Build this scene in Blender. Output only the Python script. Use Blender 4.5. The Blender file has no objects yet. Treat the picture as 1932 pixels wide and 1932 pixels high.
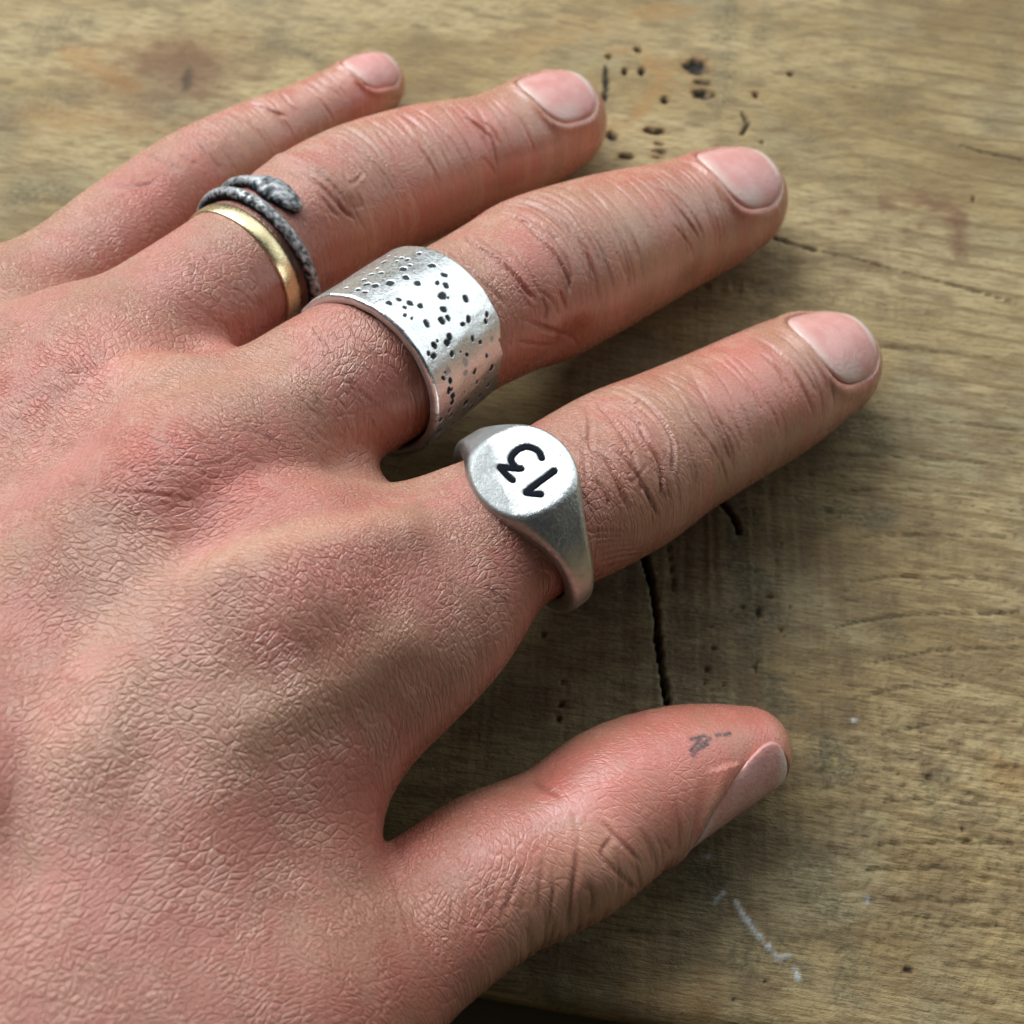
import bpy, bmesh, math, random
import numpy as np
from mathutils import Vector
from mathutils.bvhtree import BVHTree

random.seed(4); RNG = np.random.default_rng(7)
SC = bpy.context.scene
MM = 0.001
# ------------------------------------------------------------------ camera, light, exposure
FPX, CAMH, TILT = 1050.0, 125.0, math.radians(28.0)      # focal length in 1024-px units, height in mm
FWD = np.array([0, math.sin(TILT), -math.cos(TILT)])
UPV = np.array([0, math.cos(TILT), math.sin(TILT)])
CAMP = np.array([0, 0, CAMH])
cd = bpy.data.cameras.new('camera'); cam = bpy.data.objects.new('camera', cd)
SC.collection.objects.link(cam)
cam.location = CAMP * MM
cam.rotation_euler = (TILT, 0, 0)
cd.sensor_width = 36; cd.lens = 36 * FPX / 1024
cd.clip_start = 0.005; cd.clip_end = 20
cd.dof.use_dof = True; cd.dof.focus_distance = 0.108
cd.dof.aperture_fstop = cd.lens / 1.1
SC.camera = cam

w = bpy.data.worlds.new('World'); SC.world = w; w.use_nodes = True
w.node_tree.nodes['Background'].inputs[0].default_value = (0.80, 0.90, 1.0, 1)
w.node_tree.nodes['Background'].inputs[1].default_value = 0.03

def area(name, loc, target, size, power, col):
    l = bpy.data.lights.new(name, 'AREA'); l.shape = 'RECTANGLE'
    l.size, l.size_y = size[0] * MM, size[1] * MM
    l.energy = power; l.color = col
    o = bpy.data.objects.new(name, l); SC.collection.objects.link(o)
    o.location = Vector(loc) * MM
    o.rotation_euler = (Vector(target) - Vector(loc)).to_track_quat('-Z', 'Y').to_euler()
    return o
# daylight: the window up to the left beyond the little finger, weak sky overhead, a pale opening to the right that the rings mirror
area('window_light', (-430, 520, 640), (-5, 85, 15), (700, 580), 8.0, (0.97, 0.985, 1.0))
area('overhead_light', (-60, 760, 760), (-20, 100, 0), (1400, 760), 6.2, (0.92, 0.97, 1.0))
area('side_light', (640, 420, 330), (0, 80, 25), (620, 420), 1.25, (0.92, 0.98, 1.0))

SC.view_settings.view_transform = 'Standard'; SC.view_settings.look = 'None'
SC.view_settings.exposure = 0.36; SC.view_settings.gamma = 1.0
SC.cycles.use_denoising = True
SC.cycles.max_bounces = 5; SC.cycles.glossy_bounces = 4; SC.cycles.diffuse_bounces = 3
SC.cycles.use_adaptive_sampling = True; SC.cycles.adaptive_threshold = 0.02; SC.cycles.caustics_reflective = False

# ------------------------------------------------------------------ helpers
FS = 1024 / 1932.0          # positions below are measured on a 1932-px view of the photograph
def ray(x, y):
    d = FWD + np.array([1, 0, 0]) * (x * FS - 512) / FPX - UPV * (y * FS - 512) / FPX
    return d
def at(x, y, z):            # the point at height z (mm) seen at (x, y)
    d = ray(x, y); return CAMP + d * ((z - CAMH) / d[2])
def dep(p): return float((np.asarray(p) - CAMP) @ FWD)
def mmpx(p): return dep(p) / FPX * FS
def nrm(v):
    v = np.asarray(v, float); return v / (np.linalg.norm(v) + 1e-12)

def tag(o, label=None, cat=None, kind=None, group=None):
    if label: o['label'] = label
    if cat: o['category'] = cat
    if kind: o['kind'] = kind
    if group: o['group'] = group
    return o

def mesh_obj(name, v, faces, mat=None, parent=None, smooth=True, attrs=None):
    me = bpy.data.meshes.new(name)
    v = np.asarray(v, np.float32) * MM
    if isinstance(faces, np.ndarray):
        n, k = faces.shape
        me.vertices.add(len(v)); me.vertices.foreach_set('co', v.ravel())
        me.loops.add(n * k); me.loops.foreach_set('vertex_index', faces.astype(np.int32).ravel())
        me.polygons.add(n)
        me.polygons.foreach_set('loop_start', np.arange(0, n * k, k, dtype=np.int32))
        me.update(calc_edges=True)
    else:
        me.from_pydata(v.tolist(), [], faces); me.update()
    if smooth: me.polygons.foreach_set('use_smooth', np.ones(len(me.polygons), bool))
    for k_, a in (attrs or {}).items():
        a = np.asarray(a, np.float32)
        if a.ndim == 1:
            at_ = me.attributes.new(k_, 'FLOAT', 'POINT'); at_.data.foreach_set('value', a)
        else:
            at_ = me.attributes.new(k_, 'FLOAT_VECTOR', 'POINT'); at_.data.foreach_set('vector', a.ravel())
    o = bpy.data.objects.new(name, me); SC.collection.objects.link(o)
    if mat: me.materials.append(mat)
    if parent: o.parent = parent
    return o

def surface_nets(f, org, h):
    """quad mesh of the zero level of a sampled distance field"""
    nx, ny, nz = f.shape
    s = f < 0
    c = np.zeros((nx-1, ny-1, nz-1), np.int8)
    for i in (0, 1):
        for j in (0, 1):
            for k in (0, 1):
                c += s[i:nx-1+i, j:ny-1+j, k:nz-1+k]
    cell = (c > 0) & (c < 8)
    idx = np.argwhere(cell)
    vid = -np.ones(cell.shape, np.int32); vid[cell] = np.arange(len(idx))
    acc = np.zeros((len(idx), 3)); cnt = np.zeros(len(idx))
    corners = [(i, j, k) for i in (0, 1) for j in (0, 1) for k in (0, 1)]
    fv = {q: f[idx[:, 0]+q[0], idx[:, 1]+q[1], idx[:, 2]+q[2]] for q in corners}
    for a in corners:
        for ax in range(3):
            if a[ax] == 0:
                b = list(a); b[ax] = 1; b = tuple(b)
                fa, fb = fv[a], fv[b]
                m = (fa < 0) != (fb < 0)
                t = fa[m] / (fa[m] - fb[m])
                p = np.tile(np.array(a, float), (m.sum(), 1)); p[:, ax] += t
                acc[m] += p; cnt[m] += 1
    v = (idx + acc / cnt[:, None]) * h + org
    quads = []
    for ax in range(3):
        sl0 = [slice(None)]*3; sl1 = [slice(None)]*3
        sl0[ax] = slice(0, -1); sl1[ax] = slice(1, None)
        ed = s[tuple(sl0)] != s[tuple(sl1)]
        u, w_ = (ax+1) % 3, (ax+2) % 3
        e = np.argwhere(ed)
        ok = (e[:, u] > 0) & (e[:, w_] > 0) & (e[:, u] < f.shape[u]-1) & (e[:, w_] < f.shape[w_]-1)
        e = e[ok]
        flip = ~s[e[:, 0], e[:, 1], e[:, 2]]
        def g(du, dw):
            q = e.copy(); q[:, u] += du; q[:, w_] += dw
            return vid[q[:, 0], q[:, 1], q[:, 2]]
        q = np.stack([g(-1, -1), g(0, -1), g(0, 0), g(-1, 0)], 1)
        q[flip] = q[flip][:, ::-1]
        quads.append(q)
    return v, np.concatenate(quads)

class Field:
    def __init__(self, lo, hi, h):
        self.lo = np.array(lo, float); self.h = h
        self.n = np.ceil((np.array(hi) - self.lo) / h).astype(int) + 1
        self.f = np.full(self.n, 30.0, np.float32)
        self.ax = [(self.lo[i] + np.arange(self.n[i]) * h).astype(np.float32) for i in range(3)]
    def sub(self, lo, hi):
        a = np.maximum(np.floor((np.asarray(lo) - self.lo) / self.h).astype(int), 0)
        b = np.minimum(np.ceil((np.asarray(hi) - self.lo) / self.h).astype(int) + 1, self.n)
        b = np.maximum(b, a)
        sl = tuple(slice(a[i], b[i]) for i in range(3))
        X, Y, Z = np.meshgrid(*[self.ax[i][sl[i]] for i in range(3)], indexing='ij', sparse=True)
        return sl, X, Y, Z
    def union(self, sl, d, k):
        a = self.f[sl]
        if k <= 0: self.f[sl] = np.minimum(a, d); return
        hh = np.clip(k - np.abs(a - d), 0, None)
        self.f[sl] = np.minimum(a, d) - hh * hh * (0.25 / k)
    def chain(self, P, R, k=2.0, n=None, fl=None):
        """tube through stations P with radii R (smoothly resampled)"""
        P = np.asarray(P, float); R = np.asarray(R, float)
        if n: P, R = resample(P, R, n)
        m = R.max() + k + 4
        sl, X, Y, Z = self.sub(P.min(0) - m, P.max(0) + m)
        d = None
        for i in range(len(P) - 1):
            a, b = P[i], P[i+1]; ba = b - a; L2 = float(ba @ ba) + 1e-9
            t = ((X-a[0])*ba[0] + (Y-a[1])*ba[1] + (Z-a[2])*ba[2]) * np.float32(1/L2)
            np.clip(t, 0, 1, out=t)
            q = np.sqrt((X-a[0]-t*ba[0])**2 + (Y-a[1]-t*ba[1])**2 + (Z-a[2]-t*ba[2])**2) - (R[i] + t*(R[i+1]-R[i]))
            d = q if d is None else np.minimum(d, q)
        self.union(sl, d.astype(np.float32), k)
    def tri(self, a, b, c, r, k=4.0):
        """rounded triangle slab"""
        a, b, c = [np.asarray(q, float) for q in (a, b, c)]
        P = np.array([a, b, c]); m = r + k + 4
        sl, X, Y, Z = self.sub(P.min(0) - m, P.max(0) + m)
        X, Y, Z = np.broadcast_arrays(X, Y, Z)
        p = np.stack([X, Y, Z], -1).astype(np.float32)
        n = np.cross(b - a, c - a)
        def edge(u, v):
            e = v - u; w_ = p - u.astype(np.float32)
            t = np.clip((w_ @ e.astype(np.float32)) / float(e @ e), 0, 1)
            q = w_ - t[..., None] * e.astype(np.float32)
            return (q*q).sum(-1), (np.cross(e, n).astype(np.float32) * w_).sum(-1)
        d1, s1 = edge(a, b); d2, s2 = edge(b, c); d3, s3 = edge(c, a)
        ins = (s1 <= 0) & (s2 <= 0) & (s3 <= 0) | (s1 >= 0) & (s2 >= 0) & (s3 >= 0)
        pl = ((p - a.astype(np.float32)) @ n.astype(np.float32))**2 / float(n @ n)
        d = np.sqrt(np.where(ins, pl, np.minimum(np.minimum(d1, d2), d3))) - r
        self.union(sl, d.astype(np.float32), k)
    def ball(self, c, r, k=4.0, cut=False):
        """ellipsoid with radii r (3) along x,y,z"""
        c = np.asarray(c, float); r = np.asarray(r, float) * np.ones(3); m = r.max() + k + 3
        sl, X, Y, Z = self.sub(c - m, c + m)
        q = np.sqrt(((X-c[0])/r[0])**2 + ((Y-c[1])/r[1])**2 + ((Z-c[2])/r[2])**2)
        d = ((q - 1) * r.min()).astype(np.float32)
        self.union(sl, d, k)

def resample(P, R, n):
    P = np.asarray(P, float); R = np.asarray(R, float)
    Q = np.vstack([2*P[0]-P[1], P, 2*P[-1]-P[-2]]); S = np.r_[R[0], R, R[-1]]
    out, rr = [], []
    m = len(P) - 1
    for u in np.linspace(0, m, n):
        i = min(int(u), m-1); t = u - i
        c = np.array([-t**3+2*t*t-t, 3*t**3-5*t*t+2, -3*t**3+4*t*t+t, t**3-t*t]) * 0.5
        out.append(c @ Q[i:i+4]); rr.append(c @ S[i:i+4])
    return np.array(out), np.array(rr)

def st(lst):
    """stations (x, y, half width in view px, height of centre) -> points and radii in mm"""
    P = np.array([at(x, y, z) for x, y, hw, z in lst])
    R = np.array([hw * mmpx(p) for (x, y, hw, z), p in zip(lst, P)])
    return P, R
# ------------------------------------------------------------------ materials: node writer
# -- materials
def mat(name):
    m = bpy.data.materials.new(name); m.use_nodes = True
    nt = m.node_tree; return m, nt, nt.nodes['Principled BSDF']
class NT:
    """small node-graph writer"""
    def __init__(s, nt): s.nt = nt
    def n(s, t, **kw):
        q = s.nt.nodes.new(t)
        for k, v in kw.items():
            if k.startswith('_'): setattr(q, k[1:], v)
            else: s.i(q, k, v)
        return q
    def i(s, q, k, v):
        sk = q.inputs[int(k[1:])] if k[0] == 'i' and k[1:].isdigit() else q.inputs[k.replace('__', ' ')]
        if isinstance(v, bpy.types.NodeSocket): s.nt.links.new(v, sk)
        elif isinstance(v, bpy.types.Node): s.nt.links.new(v.outputs[0], sk)
        else: sk.default_value = v
    def math(s, op, a, b=0.0, c=None, clamp=False):
        q = s.n('ShaderNodeMath', _operation=op, i0=a, i1=b)
        if c is not None: s.i(q, 'i2', c)
        q.use_clamp = clamp; return q.outputs[0]
    def mix(s, f, a, b, bl='MIX'):
        q = s.n('ShaderNodeMix', _data_type='RGBA', _blend_type=bl)
        s.i(q, 'i0', f); s.i(q, 'i6', a if not isinstance(a, tuple) else (*a, 1)); s.i(q, 'i7', b if not isinstance(b, tuple) else (*b, 1))
        return q.outputs[2]
    def attr(s, name): return s.n('ShaderNodeAttribute', _attribute_name=name).outputs['Fac']
    def pos(s): return s.n('ShaderNodeTexCoord').outputs['Object']
    def mapp(s, v, loc=(0, 0, 0), rot=(0, 0, 0), sc=(1, 1, 1)):
        return s.n('ShaderNodeMapping', Vector=v, Location=loc, Rotation=rot, Scale=sc).outputs[0]
    def noise(s, v, sc, det=4, rough=.55, dist=0.0):
        return s.n('ShaderNodeTexNoise', Vector=v, Scale=sc, Detail=det, Roughness=rough, Distortion=dist).outputs[0]
    def noisec(s, v, sc, det=2):
        return s.n('ShaderNodeTexNoise', Vector=v, Scale=sc, Detail=det).outputs[1]
    def vor(s, v, sc, feat='DISTANCE_TO_EDGE', rnd=1.0):
        return s.n('ShaderNodeTexVoronoi', _feature=feat, Vector=v, Scale=sc, Randomness=rnd).outputs[0]
    def ramp(s, f, *stops):
        q = s.n('ShaderNodeValToRGB', Fac=f); el = q.color_ramp.elements
        while len(el) < len(stops): el.new(.5)
        for e, (p, c) in zip(el, stops): e.position = p; e.color = (*c, 1) if isinstance(c, tuple) else (c, c, c, 1)
        return q.outputs[0]
    def smooth(s, f, lo, hi, a=0.0, b=1.0):
        return s.n('ShaderNodeMapRange', _interpolation_type='SMOOTHSTEP', i0=f, i1=lo, i2=hi, i3=a, i4=b).outputs[0]
    def vadd(s, a, b, k):
        m_ = s.n('ShaderNodeVectorMath', _operation='MULTIPLY_ADD', i0=b, i1=(k, k, k), i2=a); return m_.outputs[0]
    def bump(s, h, dist, strength=1.0, normal=None):
        q = s.n('ShaderNodeBump', Height=h, Distance=dist, Strength=strength)
        if normal is not None: s.i(q, 'Normal', normal)
        return q.outputs[0]

# ------------------------------------------------------------------ the wooden board and what lies under it
E0, E1 = at(894, 1868, 0), at(1298, 1934, 0)
bu = nrm(E1 - E0); bw = np.array([-bu[1], bu[0], 0])      # along the front edge, and away from it
def bcoord(p): p = np.asarray(p) - E0; return p @ bu, p @ bw
def bpt(vw, x, y): return bcoord(at(*conv0(vw, x, y), 0))
VW0 = {'F': (0, 0, 1), 'Z1': (0, 0, .3906), 'Z3': (981.1, 75.5, .3906), 'W1': (1177.4, 754.7, .3906), 'W2': (1177.4, 1358.5, .3906), 'W3': (1101.9, 0, .4297), 'Z5': (641.5, 1207.5, .4688), 'W5': (724.5, 1018.9, .3125)}
def conv0(vw, x, y): ox, oy, s = VW0[vw]; return x*s+ox, y*s+oy
cs = [bcoord(at(x, y, 0)) for x, y in ((0, 0), (1932, 0), (1932, 1932), (0, 1932), (894, 1868))]
u0, u1 = min(q[0] for q in cs)-6, max(q[0] for q in cs)+6; w1 = max(q[1] for q in cs)+6
print('board view', u0, u1, w1)
def vn(x, y, seed):
    r = np.random.default_rng(seed).random((256, 256)).astype(np.float32)
    xi, yi = np.floor(x).astype(int), np.floor(y).astype(int); fx, fy = x-xi, y-yi
    fx = fx*fx*(3-2*fx); fy = fy*fy*(3-2*fy); q = lambda i, j: r[i % 256, j % 256]
    return (q(xi, yi)*(1-fx) + q(xi+1, yi)*fx)*(1-fy) + (q(xi, yi+1)*(1-fx) + q(xi+1, yi+1)*fx)*fy - .5
def fbm(x, y, seed, o=4):
    return sum(vn(x*2**k, y*2**k, seed+k)/2**k for k in range(o))
def grow(a, b, n, q): return a + (b-a)*(np.linspace(0, 1, n)**q)
STEP = .33
us = np.r_[u0 - grow(0, 420, 26, 2.2)[:0:-1], np.arange(u0, u1, STEP), u1 + grow(0, 420, 26, 2.2)[1:]]
ws = np.r_[np.linspace(0, .9, 5)[:-1], np.arange(.9, w1, STEP), w1 + grow(0, 420, 26, 2.2)[1:]]
U, W = np.meshgrid(us, ws, indexing='ij')
def pd(pts, vw, rad):
    """distance field on the board to a line traced in the photograph"""
    pts = [bpt(vw, x, y) for x, y in pts]
    if len(pts) == 1: pts = pts*2
    a = np.array(pts); m = (U > a[:, 0].min()-rad) & (U < a[:, 0].max()+rad) & (W > a[:, 1].min()-rad) & (W < a[:, 1].max()+rad)
    x, y = U[m], W[m]; best = np.full(x.shape, 1e9); tt = np.zeros(x.shape)
    for i in range(len(pts)-1):
        (x0, y0), (x1, y1) = pts[i], pts[i+1]; ex, ey = x1-x0, y1-y0
        t = np.clip(((x-x0)*ex+(y-y0)*ey)/(ex*ex+ey*ey+1e-9), 0, 1); d = np.hypot(x-x0-t*ex, y-y0-t*ey)
        k = d < best; best[k] = d[k]; tt[k] = (i+t[k])/(len(pts)-1)
    return m, best, tt
HZ = np.zeros_like(U); DARK = np.zeros_like(U); ORG = np.zeros_like(U); STAIN = np.zeros_like(U); BRN = np.zeros_like(U); WHT = np.zeros_like(U)
def mx(A, m, v): A[m] = np.maximum(A[m], v)
def crack(vw, pts, w, depth, dark=1.0):
    m, d, t = pd(pts, vw, w*4+1); j = vn(U[m]*1.1, W[m]*1.1, 91)*w*.9 + vn(U[m]*3, W[m]*3, 92)*w*.4
    ww = w*np.clip(np.minimum(t, 1-t)*6+.25, 0, 1)
    k = np.exp(-(np.abs(d+j)/ww)**4); HZ[m] -= depth*k; mx(DARK, m, dark*k)
def hole(vw, x, y, rx, ry, depth=.9, dark=1.0):
    s = VW0[vw][2]; X0, Y0 = conv0(vw, x, y); (cu, cw) = bcoord(at(X0, Y0, 0)); k_ = dep(at(X0, Y0, 0))/FPX*FS*s
    a, b_ = rx*k_, ry*k_*1.15; r = max(a, b_)*1.8+.5
    m = (np.abs(U-cu) < r) & (np.abs(W-cw) < r)
    q = np.hypot((U[m]-cu)/a, (W[m]-cw)/b_) + .75*fbm(U[m]*.8+cu, W[m]*.8, 33, 3)
    g_ = np.clip((1.1-q)/.5, 0, 1); HZ[m] -= depth*g_; mx(DARK, m, dark*g_); mx(ORG, m, .6*np.exp(-((q-1.15)/.3)**2))
def blot(A, vw, pts, w, amt, rough=.6, fr=.35):
    m, d, t = pd(pts, vw, w*2.6)
    q = d/w + rough*2*fbm(U[m]*fr, W[m]*fr*1.3, 57, 4)
    mx(A, m, amt*np.clip(1.25-q, 0, 1))
# growth rings: nearly parallel to the edge, bending down towards the middle of the board
ku, kw = bpt('W1', 1150, 1000)
du = (U - ku)/40.0
bend = np.where(du < 0, -26*np.abs(np.clip(du, -3, 0))**1.5, -3.5*du) + 3.0*fbm(U*.018, W*.018, 5, 3)
ringc = (W - bend)/4.6 + .25*fbm(U*.05, W*.05, 8, 3)
fr_ = ringc - np.floor(ringc)
late_ = np.exp(-((fr_-.86)/.09)**2)
rightness = np.clip((U - ku + 30)/45, .25, 1)
HZ += .10*late_*rightness - .16*np.exp(-((fr_-.985)/.035)**2)*rightness*np.clip(.5+2*fbm(U*.06, W*.2, 17, 3), 0, 1)
# saw marks across the middle
saw = vn(U*1.5 + .12*W, W*.035, 41) + .6*vn(U*3.3 + .25*W, W*.05, 42)
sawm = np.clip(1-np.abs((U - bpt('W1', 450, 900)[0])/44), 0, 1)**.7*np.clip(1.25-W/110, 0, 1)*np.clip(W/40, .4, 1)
HZ += .22*saw*sawm + .03*vn(U*1.2, W*.06, 43)
# torn grain in the near right corner, and everywhere a little
tornm = np.clip((62 - W)/30, 0, 1)*np.clip((U - bpt('W1', 600, 900)[0])/14, 0, 1)*np.clip(.6+1.6*fbm(U*.045, W*.045, 61, 3), .15, 1)
chip = fbm(U*1.3 + W*.5, W*1.5 - U*.4, 71, 3)
chip2 = np.clip(fbm(U*.75 + W*.35, W*1.0 - U*.3, 75, 3)-.18, 0, 1)
HZ += tornm*(.34*chip - .8*chip2) + .035*fbm(U*1.6, W*2.2, 81, 3) + .10*fbm(U*.05, W*.06, 85, 2)
# rough band of torn fibres right of the middle finger
m, d, t = pd([(880, 1190), (1300, 1225), (1932, 1300)], 'Z3', 6)
k = np.exp(-(d/1.5)**2); HZ[m] += k*(.55*np.clip(vn(U[m]*.85, W[m]*.6, 99), -.2, .5) + .2*vn(U[m]*2.2, W[m]*2, 98)); mx(STAIN, m, .35*k*np.clip(vn(U[m]*.9, W[m]*.9, 97)+.5, 0, 1))
m, d, t = pd([(1280, 1420), (1600, 1440), (1932, 1500)], 'Z3', 5)
k = np.exp(-(d/1.6)**2); HZ[m] += k*.3*vn(U[m]*.9, W[m]*1.2, 96)
crack('W1', [(85, 700), (100, 770), (130, 880), (152, 1000), (163, 1150), (180, 1300), (205, 1445), (230, 1560)], .27, 3.0)
crack('W1', [(440, 460), (500, 530), (540, 590), (555, 650)], .28, 1.2); crack('W1', [(210, 690), (232, 830), (240, 960)], .14, .5, .55)
crack('Z3', [(1200, 945), (1320, 985), (1450, 1020)], .30, .7, .8); crack('Z3', [(1440, 1017), (1620, 1055), (1720, 1085), (1932, 1140), (2400, 1270)], .16, .5, .7)
crack('W3', [(1650, 640), (1760, 670), (1932, 705), (2100, 760)], .22, .5, .6)
crack('W1', [(1030, 1095), (1200, 1060), (1400, 1035), (1932, 1030)], .16, .4, .6); crack('W1', [(1100, 880), (1300, 852), (1932, 872)], .14, .3, .45)
crack('W1', [(1240, 95), (1600, 110), (1932, 150)], .12, .3, .35); crack('W1', [(1580, 1205), (1932, 1200)], .12, .3, .45); crack('W1', [(1250, 1612), (1500, 1560), (1932, 1552)], .12, .3, .4)
for vw, pts, w_, dp_, dk_ in (('W1', [(980, 440), (1300, 432), (1550, 440), (1932, 500)], .13, .3, .5), ('W1', [(1000, 262), (1400, 280), (1932, 322)], .12, .3, .45), ('W1', [(1100, 662), (1500, 652), (1932, 662)], .12, .3, .45),
        ('W1', [(1100, 1450), (1330, 1392), (1600, 1380)], .12, .3, .45), ('W1', [(1180, 1270), (1500, 1212), (1600, 1205)], .12, .3, .5), ('W2', [(1230, 400), (1500, 372), (1932, 452)], .13, .3, .45), ('W2', [(1200, 602), (1500, 592), (1932, 598)], .13, .3, .45),
        ('W2', [(1150, 722), (1500, 715), (1932, 732)], .13, .3, .4), ('W2', [(1100, 862), (1932, 884)], .13, .3, .4), ('W2', [(1250, 1002), (1932, 992)], .12, .25, .4), ('W2', [(0, 1010), (300, 1050)], .15, .3, .4), ('W2', [(1500, 1180), (1932, 1200)], .12, .25, .4),
        ('Z3', [(1720, 1480), (1932, 1500), (2300, 1540)], .14, .3, .5), ('Z3', [(1700, 1640), (1932, 1660)], .12, .25, .4), ('W3', [(760, 320), (1000, 345), (1260, 400)], .12, .2, .3)):
    crack(vw, pts, w_, dp_, dk_)
for k in range(26):            # short splits along the fibres
    rx_, ry_ = random.Random(k).uniform(700, 1900), random.Random(k+99).uniform(100, 1900); L_ = random.Random(k+7).uniform(40, 160)
    crack('W1', [(rx_, ry_), (rx_+L_*.5, ry_+random.Random(k+3).uniform(-4, 6)), (rx_+L_, ry_+4)], .10, .2, .45)
crack('W3', [(95, 290), (98, 350), (92, 440)], .5, .8); crack('W3', [(690, 490), (720, 540), (705, 575), (690, 590)], .4, .8, .9)
for q in ((485, 290, 66, 42), (515, 362, 36, 12), (520, 410, 52, 26), (308, 578, 48, 20), (330, 632, 20, 9), (332, 664, 32, 10), (326, 690, 30, 10), (180, 685, 36, 14), (120, 590, 28, 26), (355, 435, 18, 26), (178, 312, 14, 24),
          (255, 312, 14, 22), (238, 222, 20, 18), (110, 250, 16, 14), (755, 415, 16, 20), (905, 325, 14, 9), (1710, 878, 7, 16), (170, 762, 30, 10), (780, 625, 10, 10)):
    hole('W3', *q)
for q in ((650, 1030, 16, 34), (700, 950, 30, 14), (800, 1000, 9, 9), (400, 1305, 14, 12), (430, 1200, 12, 14), (395, 1370, 10, 14), (480, 1375, 12, 10), (565, 1385, 8, 12), (420, 1095, 10, 8), (640, 1290, 12, 20), (1380, 850, 40, 9), (760, 1110, 12, 16), (570, 1000, 10, 8)):
    hole('W1', *q, .5, .85)
for q in ((1635, 525, 16, 9), (1380, 1210, 34, 12), (685, 1262, 14, 8), (535, 1350, 8, 7), (1660, 575, 18, 7)): hole('W2', *q, .5, .9)
for q in ((1080, 860, 16, 20), (1068, 1000, 14, 24), (1055, 1080, 18, 22), (960, 575, 16, 20), (1880, 430, 16, 12)): hole('W5', *q, .5, .85)
rnd = random.Random(5)
for k in range(240):            # pin-prick pores
    x, y = rnd.uniform(150, 1900), rnd.uniform(300, 1900); r = rnd.uniform(3, 8)
    hole('W1', x, y, r, r*rnd.uniform(.5, 1.2), .22, rnd.uniform(.25, .7))
# stains, knots, smears
for pts, w_, a_ in (([(100, 900), (250, 1300)], 9, .55), ([(350, 700), (300, 1100), (450, 1400)], 8, .5), ([(540, 520), (560, 900), (650, 1000), (640, 1250), (720, 1450)], 2.6, .85), ([(600, 880), (700, 1080)], 3.0, .8), ([(1020, 560), (1250, 570)], 2.6, .8), ([(1000, 1640), (1030, 1760)], 2.4, .9), ([(1300, 1120)], 2.0, .6),
                    ([(430, 1080), (330, 1150)], 1.6, .6), ([(700, 640), (720, 760)], 1.5, .5), ([(1100, 100), (1180, 160)], 2.6, .7), ([(940, 300), (1050, 320)], 2.0, .55), ([(1850, 1110)], 1.6, .6)):
    blot(STAIN, 'W1', pts, w_, a_)
for pts, w_, a_ in (([(400, 900), (420, 760)], 3.5, .8), ([(620, 1120), (800, 1140)], 3, .7), ([(1060, 1320), (1080, 1100)], 2, .7), ([(1480, 320), (1490, 430)], 2, .6), ([(900, 700), (980, 1000)], 4, .55), ([(200, 600), (300, 900)], 5, .5)):
    blot(STAIN, 'W2', pts, w_, a_)
for pts, w_, a_ in (([(640, 60), (620, 240), (590, 420), (580, 520)], 2.6, .6), ([(820, 60), (780, 170)], 2.4, .5), ([(1000, 620)], 2.2, .4), ([(1330, 450), (1340, 300)], 3, .35), ([(1800, 550)], 2.5, .35), ([(1850, 120), (1840, 330)], 3, .35), ([(1080, 500)], 2, .35), ([(1280, 700), (1240, 820)], 2, .3)):
    blot(STAIN, 'W3', pts, w_, a_)
for pts, w_, a_ in (([(230, 150), (420, 120)], 4.2, .6), ([(60, 930), (300, 940)], 2.6, .6), ([(1330, 210), (1500, 260)], 3, .55), ([(850, 540)], 3, .5), ([(60, 600), (380, 440)], 4, .3)):
    blot(STAIN, 'Z1', pts, w_, a_)
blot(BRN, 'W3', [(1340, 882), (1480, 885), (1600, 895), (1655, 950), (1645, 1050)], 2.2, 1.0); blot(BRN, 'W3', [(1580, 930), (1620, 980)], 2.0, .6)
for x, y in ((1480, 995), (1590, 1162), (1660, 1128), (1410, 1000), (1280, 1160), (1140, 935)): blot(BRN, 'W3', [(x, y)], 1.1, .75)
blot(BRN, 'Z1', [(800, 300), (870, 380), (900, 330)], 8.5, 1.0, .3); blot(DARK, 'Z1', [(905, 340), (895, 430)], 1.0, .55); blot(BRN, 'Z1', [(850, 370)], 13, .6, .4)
for pts, w_, a_ in (([(360, 250), (440, 320), (540, 370), (650, 420)], 2.2, .9), ([(160, 560), (380, 580), (480, 600)], 3.4, .6), ([(380, 260), (600, 240), (900, 260)], 3, .35), ([(480, 330), (700, 260)], 6, .35), ([(620, 600), (860, 600)], 3, .35)):
    blot(ORG, 'Z1', pts, w_, a_)
for pts, w_, a_ in (([(110, 240), (240, 200), (330, 330), (290, 450), (200, 540), (120, 560)], 1.6, .75), ([(320, 300), (370, 330)], 2.4, .7), ([(250, 60), (450, 50)], 2.6, .6), ([(-300, 200), (60, 120)], 4, .35)):
    blot(ORG, 'W3', pts, w_, a_)
blot(ORG, 'W2', [(60, 1250), (250, 1330)], 4, .5); blot(ORG, 'W2', [(1850, 290)], 3, .45); blot(ORG, 'W1', [(400, 830), (420, 900)], 3, .35)
for pts, w_, a_ in (([(540, 880), (600, 975), (650, 1050), (705, 1105)], .28, .8), ([(705, 1105), (740, 1150), (800, 1140)], .3, .45), ([(430, 885), (480, 835)], .3, .6), ([(820, 1200), (845, 1250)], .3, .9)):
    m, d, t = pd([(x, y) for x, y in pts], 'W2', 4); q = d/w_ + .9*vn(U[m]*1.8, W[m]*1.8, 44)*2
    mx(WHT, m, a_*np.clip(1.2-np.abs(q), 0, 1)); HZ[m] += .22*np.clip(1-np.abs(q), 0, 1)
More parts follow.
